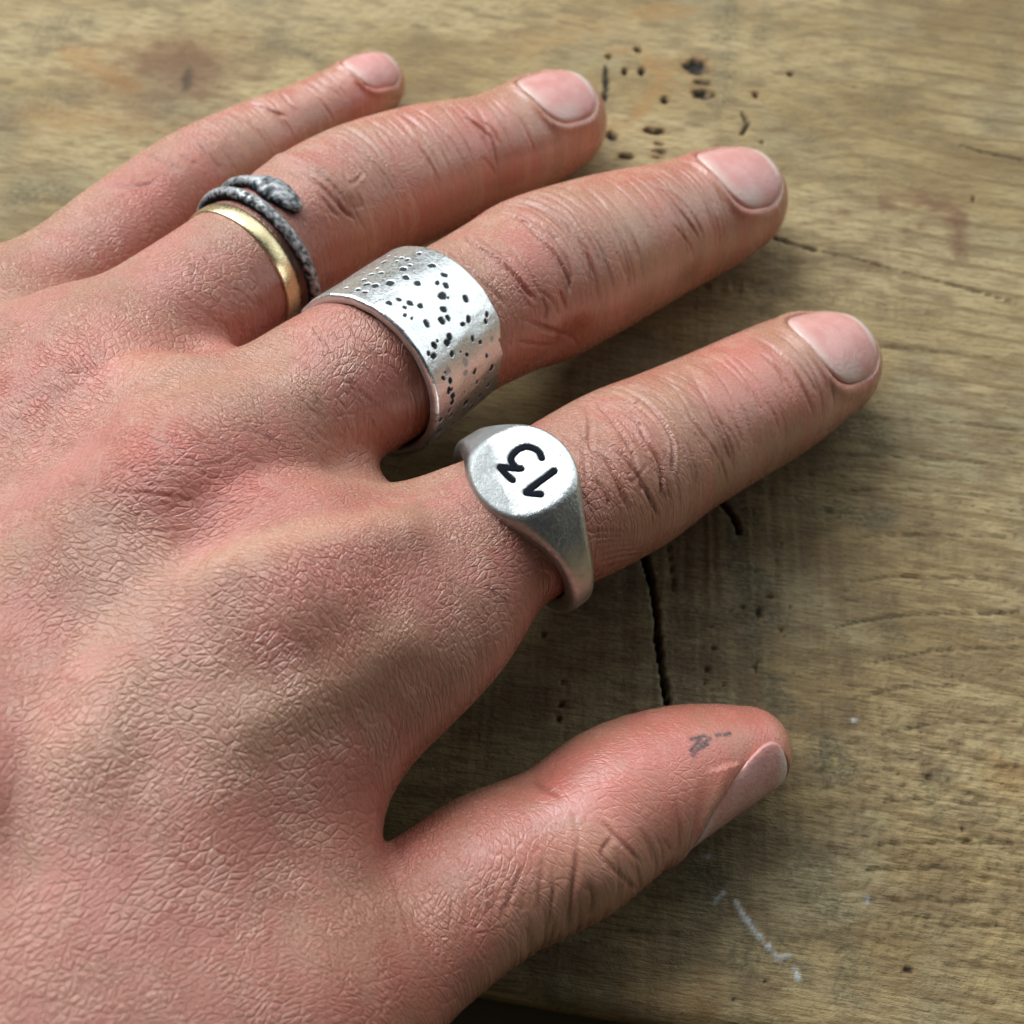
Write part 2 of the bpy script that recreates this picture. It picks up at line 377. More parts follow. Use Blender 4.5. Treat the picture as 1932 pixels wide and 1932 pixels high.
for q in ((1180, 868), (1110, 1, ), (300, 590), (405, 660)):
    if len(q) == 2: hole_ = pd([q], 'W2', 2); mx(WHT, hole_[0], np.exp(-(hole_[1]/.28)**2))
# front edge: rounded over and worn
er_ = np.clip(1 - W/2.2, 0, 1); HZ -= 1.4*er_**2 + .5*np.clip(1-W/4, 0, 1)*np.clip(fbm(U*.2, W*.2+3, 14, 3), 0, 1)
wav = (.8*fbm(U*.05, U*0+7, 15, 3))*np.clip(1-W/6, 0, 1)
pos = E0 + U[..., None]*bu + (W + wav)[..., None]*bw + HZ[..., None]*np.array([0, 0, 1.])
nu_, nw_ = U.shape
i, j = np.meshgrid(np.arange(nu_-1), np.arange(nw_-1), indexing='ij')
f = np.stack([i*nw_+j, (i+1)*nw_+j, (i+1)*nw_+j+1, i*nw_+j+1], -1).reshape(-1, 4)
bv_ = pos.reshape(-1, 3); M = len(bv_)
TH_B = 15.0                      # front face, sides and underside
def border(idx):
    global bv_, f
    k0 = len(bv_); low = bv_[idx].copy(); low[:, 2] = -TH_B; mid = bv_[idx].copy(); mid[:, 2] -= 1.0; mid -= .25*bw
    bv_ = np.concatenate([bv_, mid, low]); n_ = len(idx); q = np.arange(n_-1)
    f = np.concatenate([f, np.stack([idx[q], k0+q, k0+q+1, idx[q+1]], -1), np.stack([k0+q, k0+n_+q, k0+n_+q+1, k0+q+1], -1)])
    return np.r_[k0+n_, k0+2*n_-1]
border(np.arange(nu_)*nw_); border(np.arange(nu_)[::-1]*nw_ + nw_-1); border(np.arange(nw_)[::-1]); border(np.arange(nw_) + (nu_-1)*nw_)
pad = len(bv_) - M; ext = lambda A: np.r_[A.ravel(), np.zeros(pad)]
wood, nt, B = mat('weathered_wood'); g = NT(nt); p = g.mapp(g.pos(), sc=(1000, 1000, 1000))
rot = -math.atan2(bu[1], bu[0]); q = g.mapp(p, rot=(0, 0, rot))
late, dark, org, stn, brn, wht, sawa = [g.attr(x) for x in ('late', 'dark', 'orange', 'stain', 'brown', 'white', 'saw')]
n1, n2, n4, fib = [g.attr(x) for x in ('tone', 'streak', 'grey', 'fibre')]
def noi2(sc, m=1.0, det=3, ro=.65): return g.n('ShaderNodeTexNoise', _noise_dimensions='2D', Vector=g.mapp(q, sc=(m, 1, 1)), Scale=sc, Detail=det, Roughness=ro).outputs[0]
n3 = noi2(1.7, .8, 5); n5 = noi2(2.6, .09, 4, .7)
col = g.ramp(n1, (.28, (.250, .175, .076)), (.48, (.365, .275, .128)), (.75, (.445, .350, .182)))
col = g.mix(g.smooth(n4, .5, .85), col, (.32, .265, .145))
col = g.mix(g.math('MULTIPLY', g.smooth(n2, .45, .85), .6), col, (.20, .145, .075))
col = g.mix(g.math('MULTIPLY', g.smooth(fib, .5, .9), .35), col, (.21, .155, .080))
col = g.mix(g.math('MULTIPLY', g.smooth(n5, .46, .64), .62), col, (.155, .100, .042))
col = g.mix(g.math('MULTIPLY', late, .85), col, (.20, .135, .06))
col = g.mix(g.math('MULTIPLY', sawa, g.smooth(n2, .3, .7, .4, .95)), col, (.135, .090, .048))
col = g.mix(g.math('MULTIPLY', org, .62), col, (.36, .185, .060))
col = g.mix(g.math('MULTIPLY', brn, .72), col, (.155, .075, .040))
sm = g.math('MULTIPLY', stn, g.smooth(n3, .36, .62, .15, .95))
col = g.mix(g.math('MULTIPLY', sm, .85), col, (.075, .080, .052))
spk = g.smooth(n3, .62, .72)
col = g.mix(g.math('MULTIPLY', spk, .45), col, (.08, .07, .04))
col = g.mix(wht, col, (.55, .58, .58))
col = g.mix(dark, col, (.016, .013, .010))
g.i(B, 'Base__Color', col); g.i(B, 'Roughness', g.smooth(n3, .3, .7, .62, .85)); g.i(B, 'Specular__IOR__Level', .3)
hh = g.math('MULTIPLY_ADD', n5, -.16, g.math('MULTIPLY', n3, .22))
g.i(B, 'Normal', g.bump(hh, MM, 1.0))
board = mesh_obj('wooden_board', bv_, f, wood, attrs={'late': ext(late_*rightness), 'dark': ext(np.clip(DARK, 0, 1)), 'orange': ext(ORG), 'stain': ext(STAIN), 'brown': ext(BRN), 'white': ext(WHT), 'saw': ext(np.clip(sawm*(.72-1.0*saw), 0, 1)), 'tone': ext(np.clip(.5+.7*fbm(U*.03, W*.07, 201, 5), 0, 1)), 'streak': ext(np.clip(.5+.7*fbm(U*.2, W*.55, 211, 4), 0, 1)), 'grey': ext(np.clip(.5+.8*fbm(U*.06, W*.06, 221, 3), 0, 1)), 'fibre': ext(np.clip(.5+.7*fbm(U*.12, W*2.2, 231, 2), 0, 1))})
tag(board, 'weathered olive brown plank with knots, cracks and saw marks under the hand', kind='structure')
gm, nt, B = mat('ground_dark'); g = NT(nt); p = g.mapp(g.pos(), sc=(1000, 1000, 1000))
g.i(B, 'Base__Color', g.ramp(g.noise(p, .06, 5, .6), (.3, (.16, .125, .060)), (.7, (.26, .205, .105)))); g.i(B, 'Roughness', .8)
tag(mesh_obj('ground', [(-900, -700, -TH_B-.5), (900, -700, -TH_B-.5), (900, 1000, -TH_B-.5), (-900, 1000, -TH_B-.5)], [(0, 1, 2, 3)], gm), 'dark olive brown surface below the edge of the board', kind='structure')
# ------------------------------------------------------------------ the hand: one continuous skin
FIN = {
 'index':  [(1556, 692, 103, 7.6), (1500, 715, 120, 9.0), (1441, 748, 130, 10.6), (1350, 795, 137, 12.8), (1258, 842, 146, 15.6), (1172, 890, 160, 18.6),
            (1070, 946, 159, 21.4), (985, 987, 152, 23.8), (870, 1038, 160, 26)],
 'middle': [(1384, 382, 100, 7.4), (1330, 405, 113, 8.6), (1265, 431, 121, 10), (1200, 455, 133, 12), (1125, 484, 146, 14.6), (1020, 528, 158, 18.0),
            (968, 552, 152, 20.0), (885, 595, 147, 22.7), (785, 650, 150, 25.3), (690, 704, 152, 27.3)],
 'ring':   [(1052, 232, 93, 7.2), (1000, 255, 101, 8.4), (925, 288, 104, 10), (860, 305, 110, 11.2), (790, 328, 121, 13), (680, 372, 131, 15.5),
            (590, 420, 132, 17.8), (530, 458, 125, 19.2), (470, 500, 124, 20.6), (380, 565, 128, 22.5)],
 'pinky':  [(708, 158, 56, 5.6), (670, 180, 62, 6.4), (575, 228, 66, 8), (480, 275, 77, 10), (370, 342, 92, 12.5), (245, 438, 102, 15), (120, 540, 112, 17)],
 'thumb':  [(1408, 1418, 85, 7.0), (1350, 1432, 103, 8.2), (1270, 1460, 126, 9.6), (1170, 1512, 146, 11), (1075, 1585, 150, 12.2), (990, 1625, 154, 13), (925, 1655, 158, 14),
            (838, 1715, 160, 15.0), (720, 1795, 180, 16)],
}
KNU = {'index': (560, 1130, 175, 29.5), 'middle': (380, 880, 165, 31), 'ring': (150, 735, 150, 26), 'pinky': (-70, 655, 140, 20)}
VOX = 0.52
LO, HI = np.array([-150, -70, -1.5]), np.array([72, 150, 62])
hf = Field(LO, HI, VOX)
tubes = {}
wrist = at(-480, 1700, 27)
car = {'index': at(-190, 1640, 30), 'middle': at(-300, 1570, 31), 'ring': at(-420, 1500, 28), 'pinky': at(-520, 1430, 23)}
for k_ in ('index', 'middle', 'ring', 'pinky'):
    P, R = st(FIN[k_]); kp, kr = st([KNU[k_]])
    P = np.vstack([P, kp]); R = np.r_[R, kr]
    tubes[k_] = (P, R)
    hf.chain(P, R, .6, n=4*len(P))
    hf.chain([kp[0], kp[0]*0.45 + car[k_]*0.55 - [0, 0, 1.5], car[k_]], [kr[0], kr[0]*1.02, 14.5], 7, n=7)
# palm and web
flo = lambda k_, i, q: tubes[k_][0][i] - [0, 0, q*tubes[k_][1][i]]
for a, b, i, j, q in (('middle', 'ring', -4, -5, .8), ('ring', 'pinky', -4, -3, .8)):      # flesh of the finger bases, palm side
    hf.tri(flo(a, -1, q), flo(b, -1, q), flo(a, i, q), 3.2, 1.5); hf.tri(flo(b, -1, q), flo(a, i, q), flo(b, j, q), 3.2, 1.5)
pj = {k_: tubes[k_][0][-1] for k_ in KNU}
for a, b in (('index', 'middle'), ('middle', 'ring'), ('ring', 'pinky')):
    hf.tri(pj[a] - [0, 0, 3], pj[b] - [0, 0, 3], car[a] - [0, 0, 2], 9.0, 6)
    hf.tri(pj[b] - [0, 0, 3], car[a] - [0, 0, 2], car[b] - [0, 0, 2], 9.0, 6)
    wb = 0.5*(tubes[a][0][-2] + tubes[b][0][-2]) - [0, 0, 5]
    hf.tri(pj[a] - [0, 0, 4], pj[b] - [0, 0, 4], 0.5*(pj[a]+pj[b])*0.45 + wb*0.55, 5.0, 3)
hf.chain([car['middle'], wrist, wrist*2 - car['middle'] + [10, 10, -2]], [19, 21, 23], 8)
hf.chain([car['ring'], wrist + [-12, 8, -3], wrist*2 - car['middle'] + [-4, 20, -4]], [16, 19, 20], 8)
# web of skin between thumb and index finger: its outline, stepped in by its radius, filled back to the bones
OUT = [(955, 1212, 24.5), (920, 1250, 25.5), (864, 1301, 26.0), (815, 1348, 25.5), (768, 1392, 24.8), (726, 1440, 24.0), (690, 1500, 23.0), (655, 1565, 22.0), (620, 1640, 21.0), (570, 1760, 20.0)]
er = 7.4
EP = []
for i, (x, y, z) in enumerate(OUT):
    x0, y0, _ = OUT[max(i-1, 0)]; x1, y1, _ = OUT[min(i+1, len(OUT)-1)]
    t = nrm([x1-x0, y1-y0]); off = er / mmpx(at(x, y, z))
    EP.append(at(x - t[1]*off, y + t[0]*off, z))       # inward: up and to the left
inn = [at(640, 1120, 31.0), at(560, 1160, 31.0), at(460, 1220, 30.5), at(390, 1270, 30.5), at(330, 1330, 30.5), at(270, 1410, 30.5), at(190, 1510, 30.5), at(130, 1620, 30.0), at(80, 1730, 29.5), at(40, 1850, 27.5)]
for i in range(len(EP) - 1):
    hf.tri(EP[i], EP[i+1], inn[i], er, 4.0)
    hf.tri(EP[i+1], inn[i], inn[i+1], er, 4.0)
hf.ball(at(330, 1420, 28), (13, 15, 9), 8)
# thumb
P, R = st(FIN['thumb']); cmc = at(20, 1990, 24)
P = np.vstack([P, at(520, 1880, 19), at(270, 1950, 23), cmc]); R = np.r_[R, 13.5, 14.5, 15]
tubes['thumb'] = (P, R)
hf.chain(P[-3:], R[-3:], 8, n=10)          # the ball of the thumb runs smoothly into the hand
hf.chain(P, R, 1.2, n=36)
hf.chain([cmc, wrist], [15, 19], 8)
# rests on the board
z = hf.ax[2][None, None, :]
d_ = np.maximum(hf.f, 0.15 - z)
hv, hq = surface_nets(d_, hf.lo, VOX)
print('hand', len(hv), len(hq))
# -- smooth the voxel skin, refine it once, then work detail into it
def edges_of(q):
    e = np.concatenate([q[:, [0, 1]], q[:, [1, 2]], q[:, [2, 3]], q[:, [3, 0]]]); e.sort(1)
    return np.unique(e[:, 0].astype(np.int64) * 10**7 + e[:, 1])
def taubin(v, q, it):
    u = edges_of(q); a, b = u // 10**7, u % 10**7; n = len(v)
    deg = np.bincount(a, minlength=n) + np.bincount(b, minlength=n)
    for i in range(it):
        for lam in (0.55, -0.57):
            m = np.stack([np.bincount(a, v[b, c], n) + np.bincount(b, v[a, c], n) for c in range(3)], 1) / deg[:, None]
            v = v + lam * (m - v)
    return v
def normals(v, q):
    n = np.cross(v[q[:, 2]] - v[q[:, 0]], v[q[:, 3]] - v[q[:, 1]])
    N = np.stack([sum(np.bincount(q[:, j], n[:, c], len(v)) for j in range(4)) for c in range(3)], 1)
    return N / (np.linalg.norm(N, axis=1)[:, None] + 1e-12)
def refine(v, q):
    """split every quad into four"""
    n = len(v); e = np.stack([q, np.roll(q, -1, 1)], -1); e.sort(-1)
    key = e[..., 0].astype(np.int64)*10**7 + e[..., 1]
    u, inv = np.unique(key.ravel(), return_inverse=True); inv = inv.reshape(key.shape)
    mid = .5*(v[u // 10**7] + v[u % 10**7]); cen = v[q].mean(1)
    em = inv + n; fc = np.arange(len(q)) + n + len(u)
    out = [np.stack([q[:, j], em[:, j], fc, em[:, (j-1) % 4]], 1) for j in range(4)]
    v = np.concatenate([v, mid, cen]); q = np.concatenate(out)
    return taubin(v, q, 2), q
hv = taubin(hv, hq, 14)
BV = BVHTree.FromPolygons(hv.tolist(), hq.tolist())
V, Q = refine(hv, hq)
N = normals(V, Q)
nV = len(V); print('refined', nV)
A_red = np.zeros(nV); A_crease = np.zeros(nV); A_pale = np.zeros(nV); A_ink = np.zeros(nV)
A_back = np.ones(nV)
BIN = 3.0
ck = np.floor((V[:, :2] - LO[:2])/BIN).astype(int); ck = ck[:, 0]*1000 + ck[:, 1]
so = np.argsort(ck, kind='stable'); uk, us_ = np.unique(ck[so], return_index=True)
BINS = {(int(k)//1000, int(k) % 1000): v_ for k, v_ in zip(uk, np.split(so, us_[1:]))}

VW = {'F': (0, 0, 1), 'Z1': (0, 0, .3906), 'Z2': (528.3, 113.2, .3125), 'Z3': (981.1, 75.5, .3906), 'Z4': (754.7, 679.2, .2734),
      'Z5': (641.5, 1207.5, .4688), 'Z6': (0, 754.7, .4297), 'Q4': (0, 452.8, .4297), 'Q5': (0, 1283, .3906), 'Q2': (573.6, 422.6, .21875),
      'Q3': (845.3, 769.8, .21095), 'Q1': (301.9, 301.9, .19532), 'W1': (1177.4, 754.7, .3906), 'W2': (1177.4, 1358.5, .3906), 'W3': (1101.9, 0, .4297)}
def conv(vw, pts):
    ox, oy, s = VW[vw]; return [(x*s + ox, y*s + oy) for x, y in pts]
def hit(x, y):
    r = BV.ray_cast(Vector(CAMP), Vector(nrm(ray(x, y))))
    return None if r[0] is None else np.array(r[0])
def on_skin(pts, step=6):
    out = []
    for (x0, y0), (x1, y1) in zip(pts[:-1], pts[1:]):
        n = max(1, int(math.hypot(x1-x0, y1-y0) / step))
        for i in range(n):
            p = hit(x0 + (x1-x0)*i/n, y0 + (y1-y0)*i/n)
            if p is not None and (not out or np.linalg.norm(p - out[-1]) < 2): out.append(p)
    p = hit(*pts[-1])
    if p is not None and (not out or np.linalg.norm(p - out[-1]) < 2): out.append(p)
    return np.array(out)
def smoothline(pts, n=None):
    p = np.array(pts, float)
    if len(p) < 3: return pts
    P, _ = resample(np.c_[p, np.zeros(len(p))], np.zeros(len(p)), n or 5*len(p))
    return [tuple(a[:2]) for a in P]
def near(poly, rad):
    """vertices within rad of a 3-D polyline: index, distance, position 0..1 along it"""
    lo, hi = poly.min(0) - rad, poly.max(0) + rad
    a_, b_ = np.floor((lo - LO)/BIN).astype(int), np.floor((hi - LO)/BIN).astype(int)
    ix = [v_ for i_ in range(a_[0], b_[0]+1) for j_ in range(a_[1], b_[1]+1) for v_ in [BINS.get((i_, j_))] if v_ is not None]
    ix = np.concatenate(ix) if ix else np.zeros(0, int)
    if len(ix): ix = ix[((V[ix] > lo) & (V[ix] < hi)).all(1)]
    if len(ix) == 0: return ix, ix*0., ix*0.
    p = V[ix]; best = np.full(len(ix), 1e9); tt = np.zeros(len(ix))
    m = max(1, len(poly) - 1)
    for i in range(m):
        a = poly[i]; b = poly[min(i+1, len(poly)-1)]; e = b - a
        t = np.clip((p - a) @ e / (e @ e + 1e-9), 0, 1)
        d = np.linalg.norm(p - a - t[:, None]*e, axis=1)
        k = d < best; best[k] = d[k]; tt[k] = (i + t[k]) / m
    k = best < rad
    return ix[k], best[k], tt[k]
OFF = np.zeros(nV)
def crease(vw, pts, depth=.35, w=.32, tint=1.0, lip=.12):
    w = w*.7; depth = depth*(.36 if vw in ('Z6', 'Q4') else .45 if vw == 'Z5' else .78); tint = tint*(.55 if vw in ('Z6', 'Q4') else .8)
    if depth > .34 and vw in ('Z2', 'Z3', 'Z4'): lip = .3
    poly = on_skin(smoothline(conv(vw, pts)))
    if len(poly) < 2: return
    ix, d, t = near(poly, w*6)
    tap = np.clip(np.minimum(t, 1-t) * 5 + .15, 0, 1)
    g = np.exp(-(d/w)**2); l = np.exp(-((d - 2.3*w)/(1.3*w))**2)
    OFF[ix] += depth * tap * (-g + lip*l)
    A_crease[ix] = np.maximum(A_crease[ix], tint * tap * np.exp(-(d/(w*1.25))**2))
def ledge(vw, pts, amt, w):
    """skin on the left of the line lies over the skin on its right"""
    poly = on_skin(smoothline(conv(vw, pts)))
    if len(poly) < 2: return
    ix, d, t = near(poly, w*3)
    k = np.clip((t*(len(poly)-1)).astype(int), 0, len(poly)-2); e = poly[k+1] - poly[k]
    side = np.sign((np.cross(e, V[ix] - poly[k]) * (CAMP - poly[k])).sum(1))
    if np.mean(side*(V[ix, 0] - poly[k, 0])) < 0: side = -side       # +1 = right of the line
    tap = np.clip(np.minimum(t, 1-t) * 3, 0, 1)**.7
    OFF[ix] += -amt * tap * np.tanh(side*d/.22) * np.exp(-(d/w)**1.5)
    A_crease[ix] = np.maximum(A_crease[ix], .25 * tap * np.exp(-(d/.25)**2))
def swell(vw, pts, amt, w):
    poly = on_skin(smoothline(conv(vw, pts)) if len(pts) > 2 else conv(vw, pts), 25)
    if len(poly) < 1: return
    ix, d, t = near(poly, w*2.4)
    OFF[ix] += amt * np.exp(-(d/w)**2)
def paint(A, vw, pts, amt, w):
    poly = on_skin(conv(vw, pts), 25)
    if len(poly) < 1: return
    ix, d, t = near(poly, w*2.4)
    A[ix] = np.maximum(A[ix], amt * np.exp(-(d/w)**2))

# broad forms: knuckles, tendons, hollows
swell('Z6', [(1000, 720), (1300, 610), (1500, 560), (1750, 545)], 1.3, 3.0)
swell('Z6', [(900, 650), (1300, 540), (1600, 440), (1850, 340)], -1.3, 3.2)
swell('Z6', [(500, 380), (700, 330)], 1.1, 6)
swell('Q4', [(250, 650), (450, 560)], .8, 5)
swell('Q4', [(350, 850), (500, 660), (800, 560), (1100, 480)], -1.6, 4.5)
swell('Z6', [(1200, 930)], .9, 6)
swell('Z6', [(150, 640), (500, 760), (900, 820)], .5, 4)
swell('Z6', [(480, 1250), (420, 1500)], .9, 4)
swell('Z6', [(640, 1280), (620, 1550)], -.7, 4)
swell('Z6', [(1100, 1420), (1500, 1230), (1750, 1060)], .7, 3)
swell('Q5', [(600, 950), (1100, 700)], .6, 6)
for vw, c, amt, w in (('F', (1170, 870), .45, 5), ('F', (1000, 505), .5, 5), ('F', (575, 380), .7, 4.5), ('F', (350, 320), .4, 4)):
    swell(vw, [c], amt, w)
swell('Z1', [(1350, 760), (1440, 770), (1560, 830), (1680, 920)], .4, 1.5)
swell('Z5', [(1050, 900), (1150, 1000)], .8, 4)
swell('Z3', [(820, 1160), (840, 1210)], -.6, 2.5); swell('Z3', [(210, 1470), (260, 1440)], -1.0, 2.5)
swell('Z5', [(780, 560), (820, 600)], -.5, 2.2)

C = crease
# middle finger, first joint
C('Z2', [(1150, 950), (1200, 960), (1280, 1000), (1420, 1100), (1520, 1200), (1600, 1300), (1660, 1380)], .55, .36, 1.0)
C('Z2', [(1130, 1050), (1160, 1110), (1280, 1190), (1400, 1300), (1480, 1400), (1530, 1450)], .5, .34)
C('Z2', [(1000, 1140), (1100, 1220), (1200, 1320), (1300, 1410), (1360, 1480)], .36, .32)
C('Z2', [(1460, 970), (1550, 1070), (1640, 1160), (1700, 1250), (1740, 1340), (1745, 1400)], .45, .32)
C('Z2', [(1330, 920), (1450, 960), (1540, 1030), (1630, 1110)], .3, .3)
C('Z2', [(1700, 900), (1770, 980), (1820, 1080), (1850, 1180)], .22, .28, .7)
C('Z2', [(1800, 1000), (1860, 1150), (1880, 1300), (1870, 1420)], .22, .28, .7)
C('Z2', [(1040, 1200), (1150, 1380), (1260, 1460), (1300, 1540)], .22, .28, .7)
C('Z2', [(1560, 1420), (1600, 1500), (1590, 1570)], .22, .28, .7); C('Z2', [(1680, 1390), (1720, 1490)], .25, .28, .7)
C('Z2', [(1380, 1130), (1450, 1240), (1520, 1340), (1560, 1400)], .2, .26, .6)
C('Z2', [(1200, 1080), (1330, 1180), (1430, 1290)], .16, .26, .6)
C('Z2', [(1440, 1560), (1560, 1600), (1700, 1640)], .15, .3, .4); C('Z2', [(1420, 1700), (1560, 1720), (1680, 1740)], .15, .3, .4)
# middle finger, second joint
C('Z3', [(590, 670), (700, 735), (770, 820), (830, 900), (862, 960)], .32, .32)
C('Z3', [(640, 655), (750, 745), (845, 860), (890, 960)], .2, .3, .7)
C('Z3', [(730, 880), (790, 950), (830, 1010), (840, 1060)], .2, .28, .7)
C('Z3', [(130, 890), (200, 1010), (240, 1120), (235, 1215)], .3, .3); C('Z3', [(200, 850), (290, 960), (340, 1060), (370, 1170)], .18, .28, .7)
C('Z3', [(300, 850), (390, 960), (430, 1080)], .12, .26, .5); C('Z3', [(60, 1200), (150, 1260), (190, 1340)], .2, .3, .6)
for k in range(6): C('Z3', [(10+26*k, 1330+12*k), (110+30*k, 1400+10*k), (190+20*k, 1390+20*k)], .12, .26, .4)
# index finger, first joint
C('Z4', [(1290, 300), (1310, 450), (1300, 560), (1330, 640), (1420, 720), (1480, 830), (1530, 950), (1570, 1040)], .45, .34)
C('Z4', [(1360, 290), (1440, 390), (1530, 520), (1590, 640), (1630, 740)], .42, .34)
C('Z4', [(1540, 370), (1640, 440), (1700, 560), (1770, 680), (1800, 780), (1800, 900), (1790, 1000)], .5, .34)
C('Z4', [(1660, 250), (1760, 340), (1830, 440), (1880, 560), (1885, 680), (1880, 800)], .45, .32)
C('Z4', [(1430, 590), (1530, 680), (1600, 770), (1650, 840), (1660, 970)], .38, .32)
C('Z4', [(1330, 810), (1420, 950), (1440, 1040)], .3, .3); C('Z4', [(1650, 850), (1720, 960), (1780, 1080)], .3, .3)
C('Z4', [(1560, 280), (1620, 300), (1680, 260)], .2, .28); C('Z4', [(1200, 380), (1260, 520), (1270, 680), (1290, 860)], .2, .3, .7)
C('Z4', [(1240, 900), (1290, 1000), (1330, 1080)], .2, .3, .7); C('Z4', [(1500, 560), (1560, 600), (1640, 580)], .14, .26, .5)
C('Z4', [(1700, 720), (1640, 800), (1570, 860)], .14, .26, .5)
for k in range(7): C('Z4', [(1300+15*k, 1190+42*k), (1420+20*k, 1180+36*k), (1600+18*k, 1195+28*k)], .12, .25, .35)
C('W1', [(230, 20), (330, 100), (430, 230), (480, 330), (500, 420)], .2, .28, .7); C('W1', [(330, 0), (420, 90), (480, 200), (530, 330)], .16, .26, .6)
C('W1', [(250, 150), (320, 240), (350, 360), (340, 430)], .22, .28, .7); C('W1', [(420, 60), (520, 160), (560, 260)], .13, .26, .5)
C('W1', [(560, 10), (600, 100), (610, 190)], .14, .26, .5); C('W1', [(680, 0), (730, 80), (745, 150)], .14, .26, .5)
# index finger, second joint
C('Z3', [(1030, 1430), (1110, 1520), (1190, 1600), (1260, 1680), (1295, 1750)], .34, .32); C('Z3', [(1180, 1520), (1250, 1600), (1285, 1680)], .24, .28)
C('Z3', [(960, 1500), (1060, 1600), (1130, 1700), (1170, 1800)], .2, .28, .6); C('Z3', [(880, 1540), (980, 1650), (1050, 1780)], .15, .26, .5)
C('Z3', [(820, 1600), (880, 1700), (930, 1800), (960, 1900)], .15, .26, .5); C('Z3', [(720, 1640), (790, 1740), (850, 1850), (890, 1930)], .15, .26, .5)
# ring finger
C('Z1', [(1400, 830), (1470, 880)], .35, .3); C('Z1', [(1470, 850), (1560, 920), (1620, 985), (1700, 1050)], .42, .34)
C('Z2', [(320, 810), (380, 910), (440, 955)], .42, .32); C('Z2', [(230, 820), (300, 910), (345, 945)], .3, .3)
C('Z2', [(380, 690), (410, 745), (450, 740), (500, 680)], .25, .3, .7); C('Z2', [(560, 640), (620, 720), (640, 800)], .18, .28, .6)
C('Z2', [(480, 830), (500, 880), (430, 890)], .15, .26, .6)
C('Z2', [(1110, 340), (1200, 400), (1265, 470)], .45, .34); C('Z2', [(1180, 330), (1280, 420), (1320, 500)], .22, .3, .7); C('Z2', [(1220, 590), (1280, 650), (1300, 700)], .2, .32, .5)
C('Z1', [(1250, 860), (1310, 930), (1340, 1000)], .2, .3, .6)
# little finger
C('Z1', [(1190, 480), (1280, 520), (1385, 565)], .5, .4, 1.2); C('Z1', [(1330, 420), (1440, 545)], .25, .36); C('Z1', [(960, 690), (1020, 760), (1070, 830)], .35, .4)
C('Z1', [(870, 750), (960, 810)], .3, .38); C('Z1', [(520, 890), (640, 900), (760, 885)], .3, .4); C('Z1', [(700, 735), (760, 770), (880, 840)], .25, .38)
# thumb
C('Z5', [(950, 820), (945, 900), (930, 1000), (925, 1080), (915, 1180)], .6, .38); C('Z5', [(985, 970), (1012, 1040), (995, 1115)], .45, .34)
C('Z5', [(860, 980), (850, 1060), (838, 1160)], .35, .32); C('Z5', [(1050, 740), (1110, 800), (1205, 895)], .38, .3); C('Z5', [(1090, 790), (1040, 860), (1100, 930)], .35, .3)
C('Z5', [(1080, 910), (1140, 960), (1195, 1010)], .3, .3); C('Z5', [(735, 910), (700, 1000), (650, 1120)], .3, .3); C('Z5', [(585, 960), (600, 1060), (590, 1120)], .25, .3)
C('Z5', [(815, 880), (805, 1000), (800, 1110)], .25, .3); C('Z5', [(765, 540), (820, 590), (890, 630)], .35, .45, .8)
C('Z5', [(940, 680), (950, 760), (960, 840)], .18, .3, .6); C('Z5', [(1300, 800), (1330, 850)], .2, .28); C('Z5', [(1200, 760), (1240, 810), (1260, 870)], .15, .28, .6)
for k in range(8): C('Z5', [(430+60*k, 930+14*(k % 3)), (450+58*k, 1050), (440+57*k, 1190-18*k)], .15, .28, .4)
C('Z5', [(200, 770), (250, 880), (290, 1000), (335, 1130)], .2, .3, .3); C('Z5', [(150, 840), (200, 940), (255, 1100), (290, 1240)], .2, .3, .3)
C('Z5', [(290, 880), (370, 1010), (420, 1100)], .15, .3, .3)
# folds where the web meets the thumb
# knuckle of the middle finger and skin behind the rings
C('Z6', [(600, 165), (760, 220), (860, 310), (990, 365)], .28, .26, .9); C('Z6', [(420, 425), (640, 420), (800, 440), (880, 475)], .28, .26, .9)
C('Z6', [(800, 240), (900, 290), (1050, 250)], .2, .25, .8); C('Z6', [(700, 280), (780, 390)], .25, .25, .9); C('Z6', [(930, 475), (1050, 455), (1190, 460)], .22, .25, .8)
C('Z6', [(990, 350), (1100, 390), (1200, 400)], .2, .25, .7); C('Z6', [(560, 280), (640, 370), (700, 400)], .2, .25, .8); C('Z6', [(400, 560), (600, 590), (800, 570)], .18, .25, .6)
C('Z6', [(1300, 790), (1370, 900), (1420, 1000), (1460, 1090)], .25, .25, .8); C('Z6', [(1420, 800), (1440, 930), (1530, 1070)], .22, .25, .8)
C('Z6', [(1510, 680), (1600, 830), (1650, 890)], .22, .25, .8); C('Z6', [(1580, 700), (1690, 840)], .18, .25, .7); C('Z6', [(1280, 1010), (1360, 1100), (1400, 1180)], .18, .25, .6)
rr = random.Random(3)
def crease3(poly, depth, w, tint):
    ix, d, t = near(poly, w*3.5)
    tap = np.clip(np.minimum(t, 1-t)*4 + .05, 0, 1)
    g_ = np.exp(-(d/w)**2)
    OFF[ix] -= depth*tap*g_; A_crease[ix] = np.maximum(A_crease[ix], tint*tap*g_)
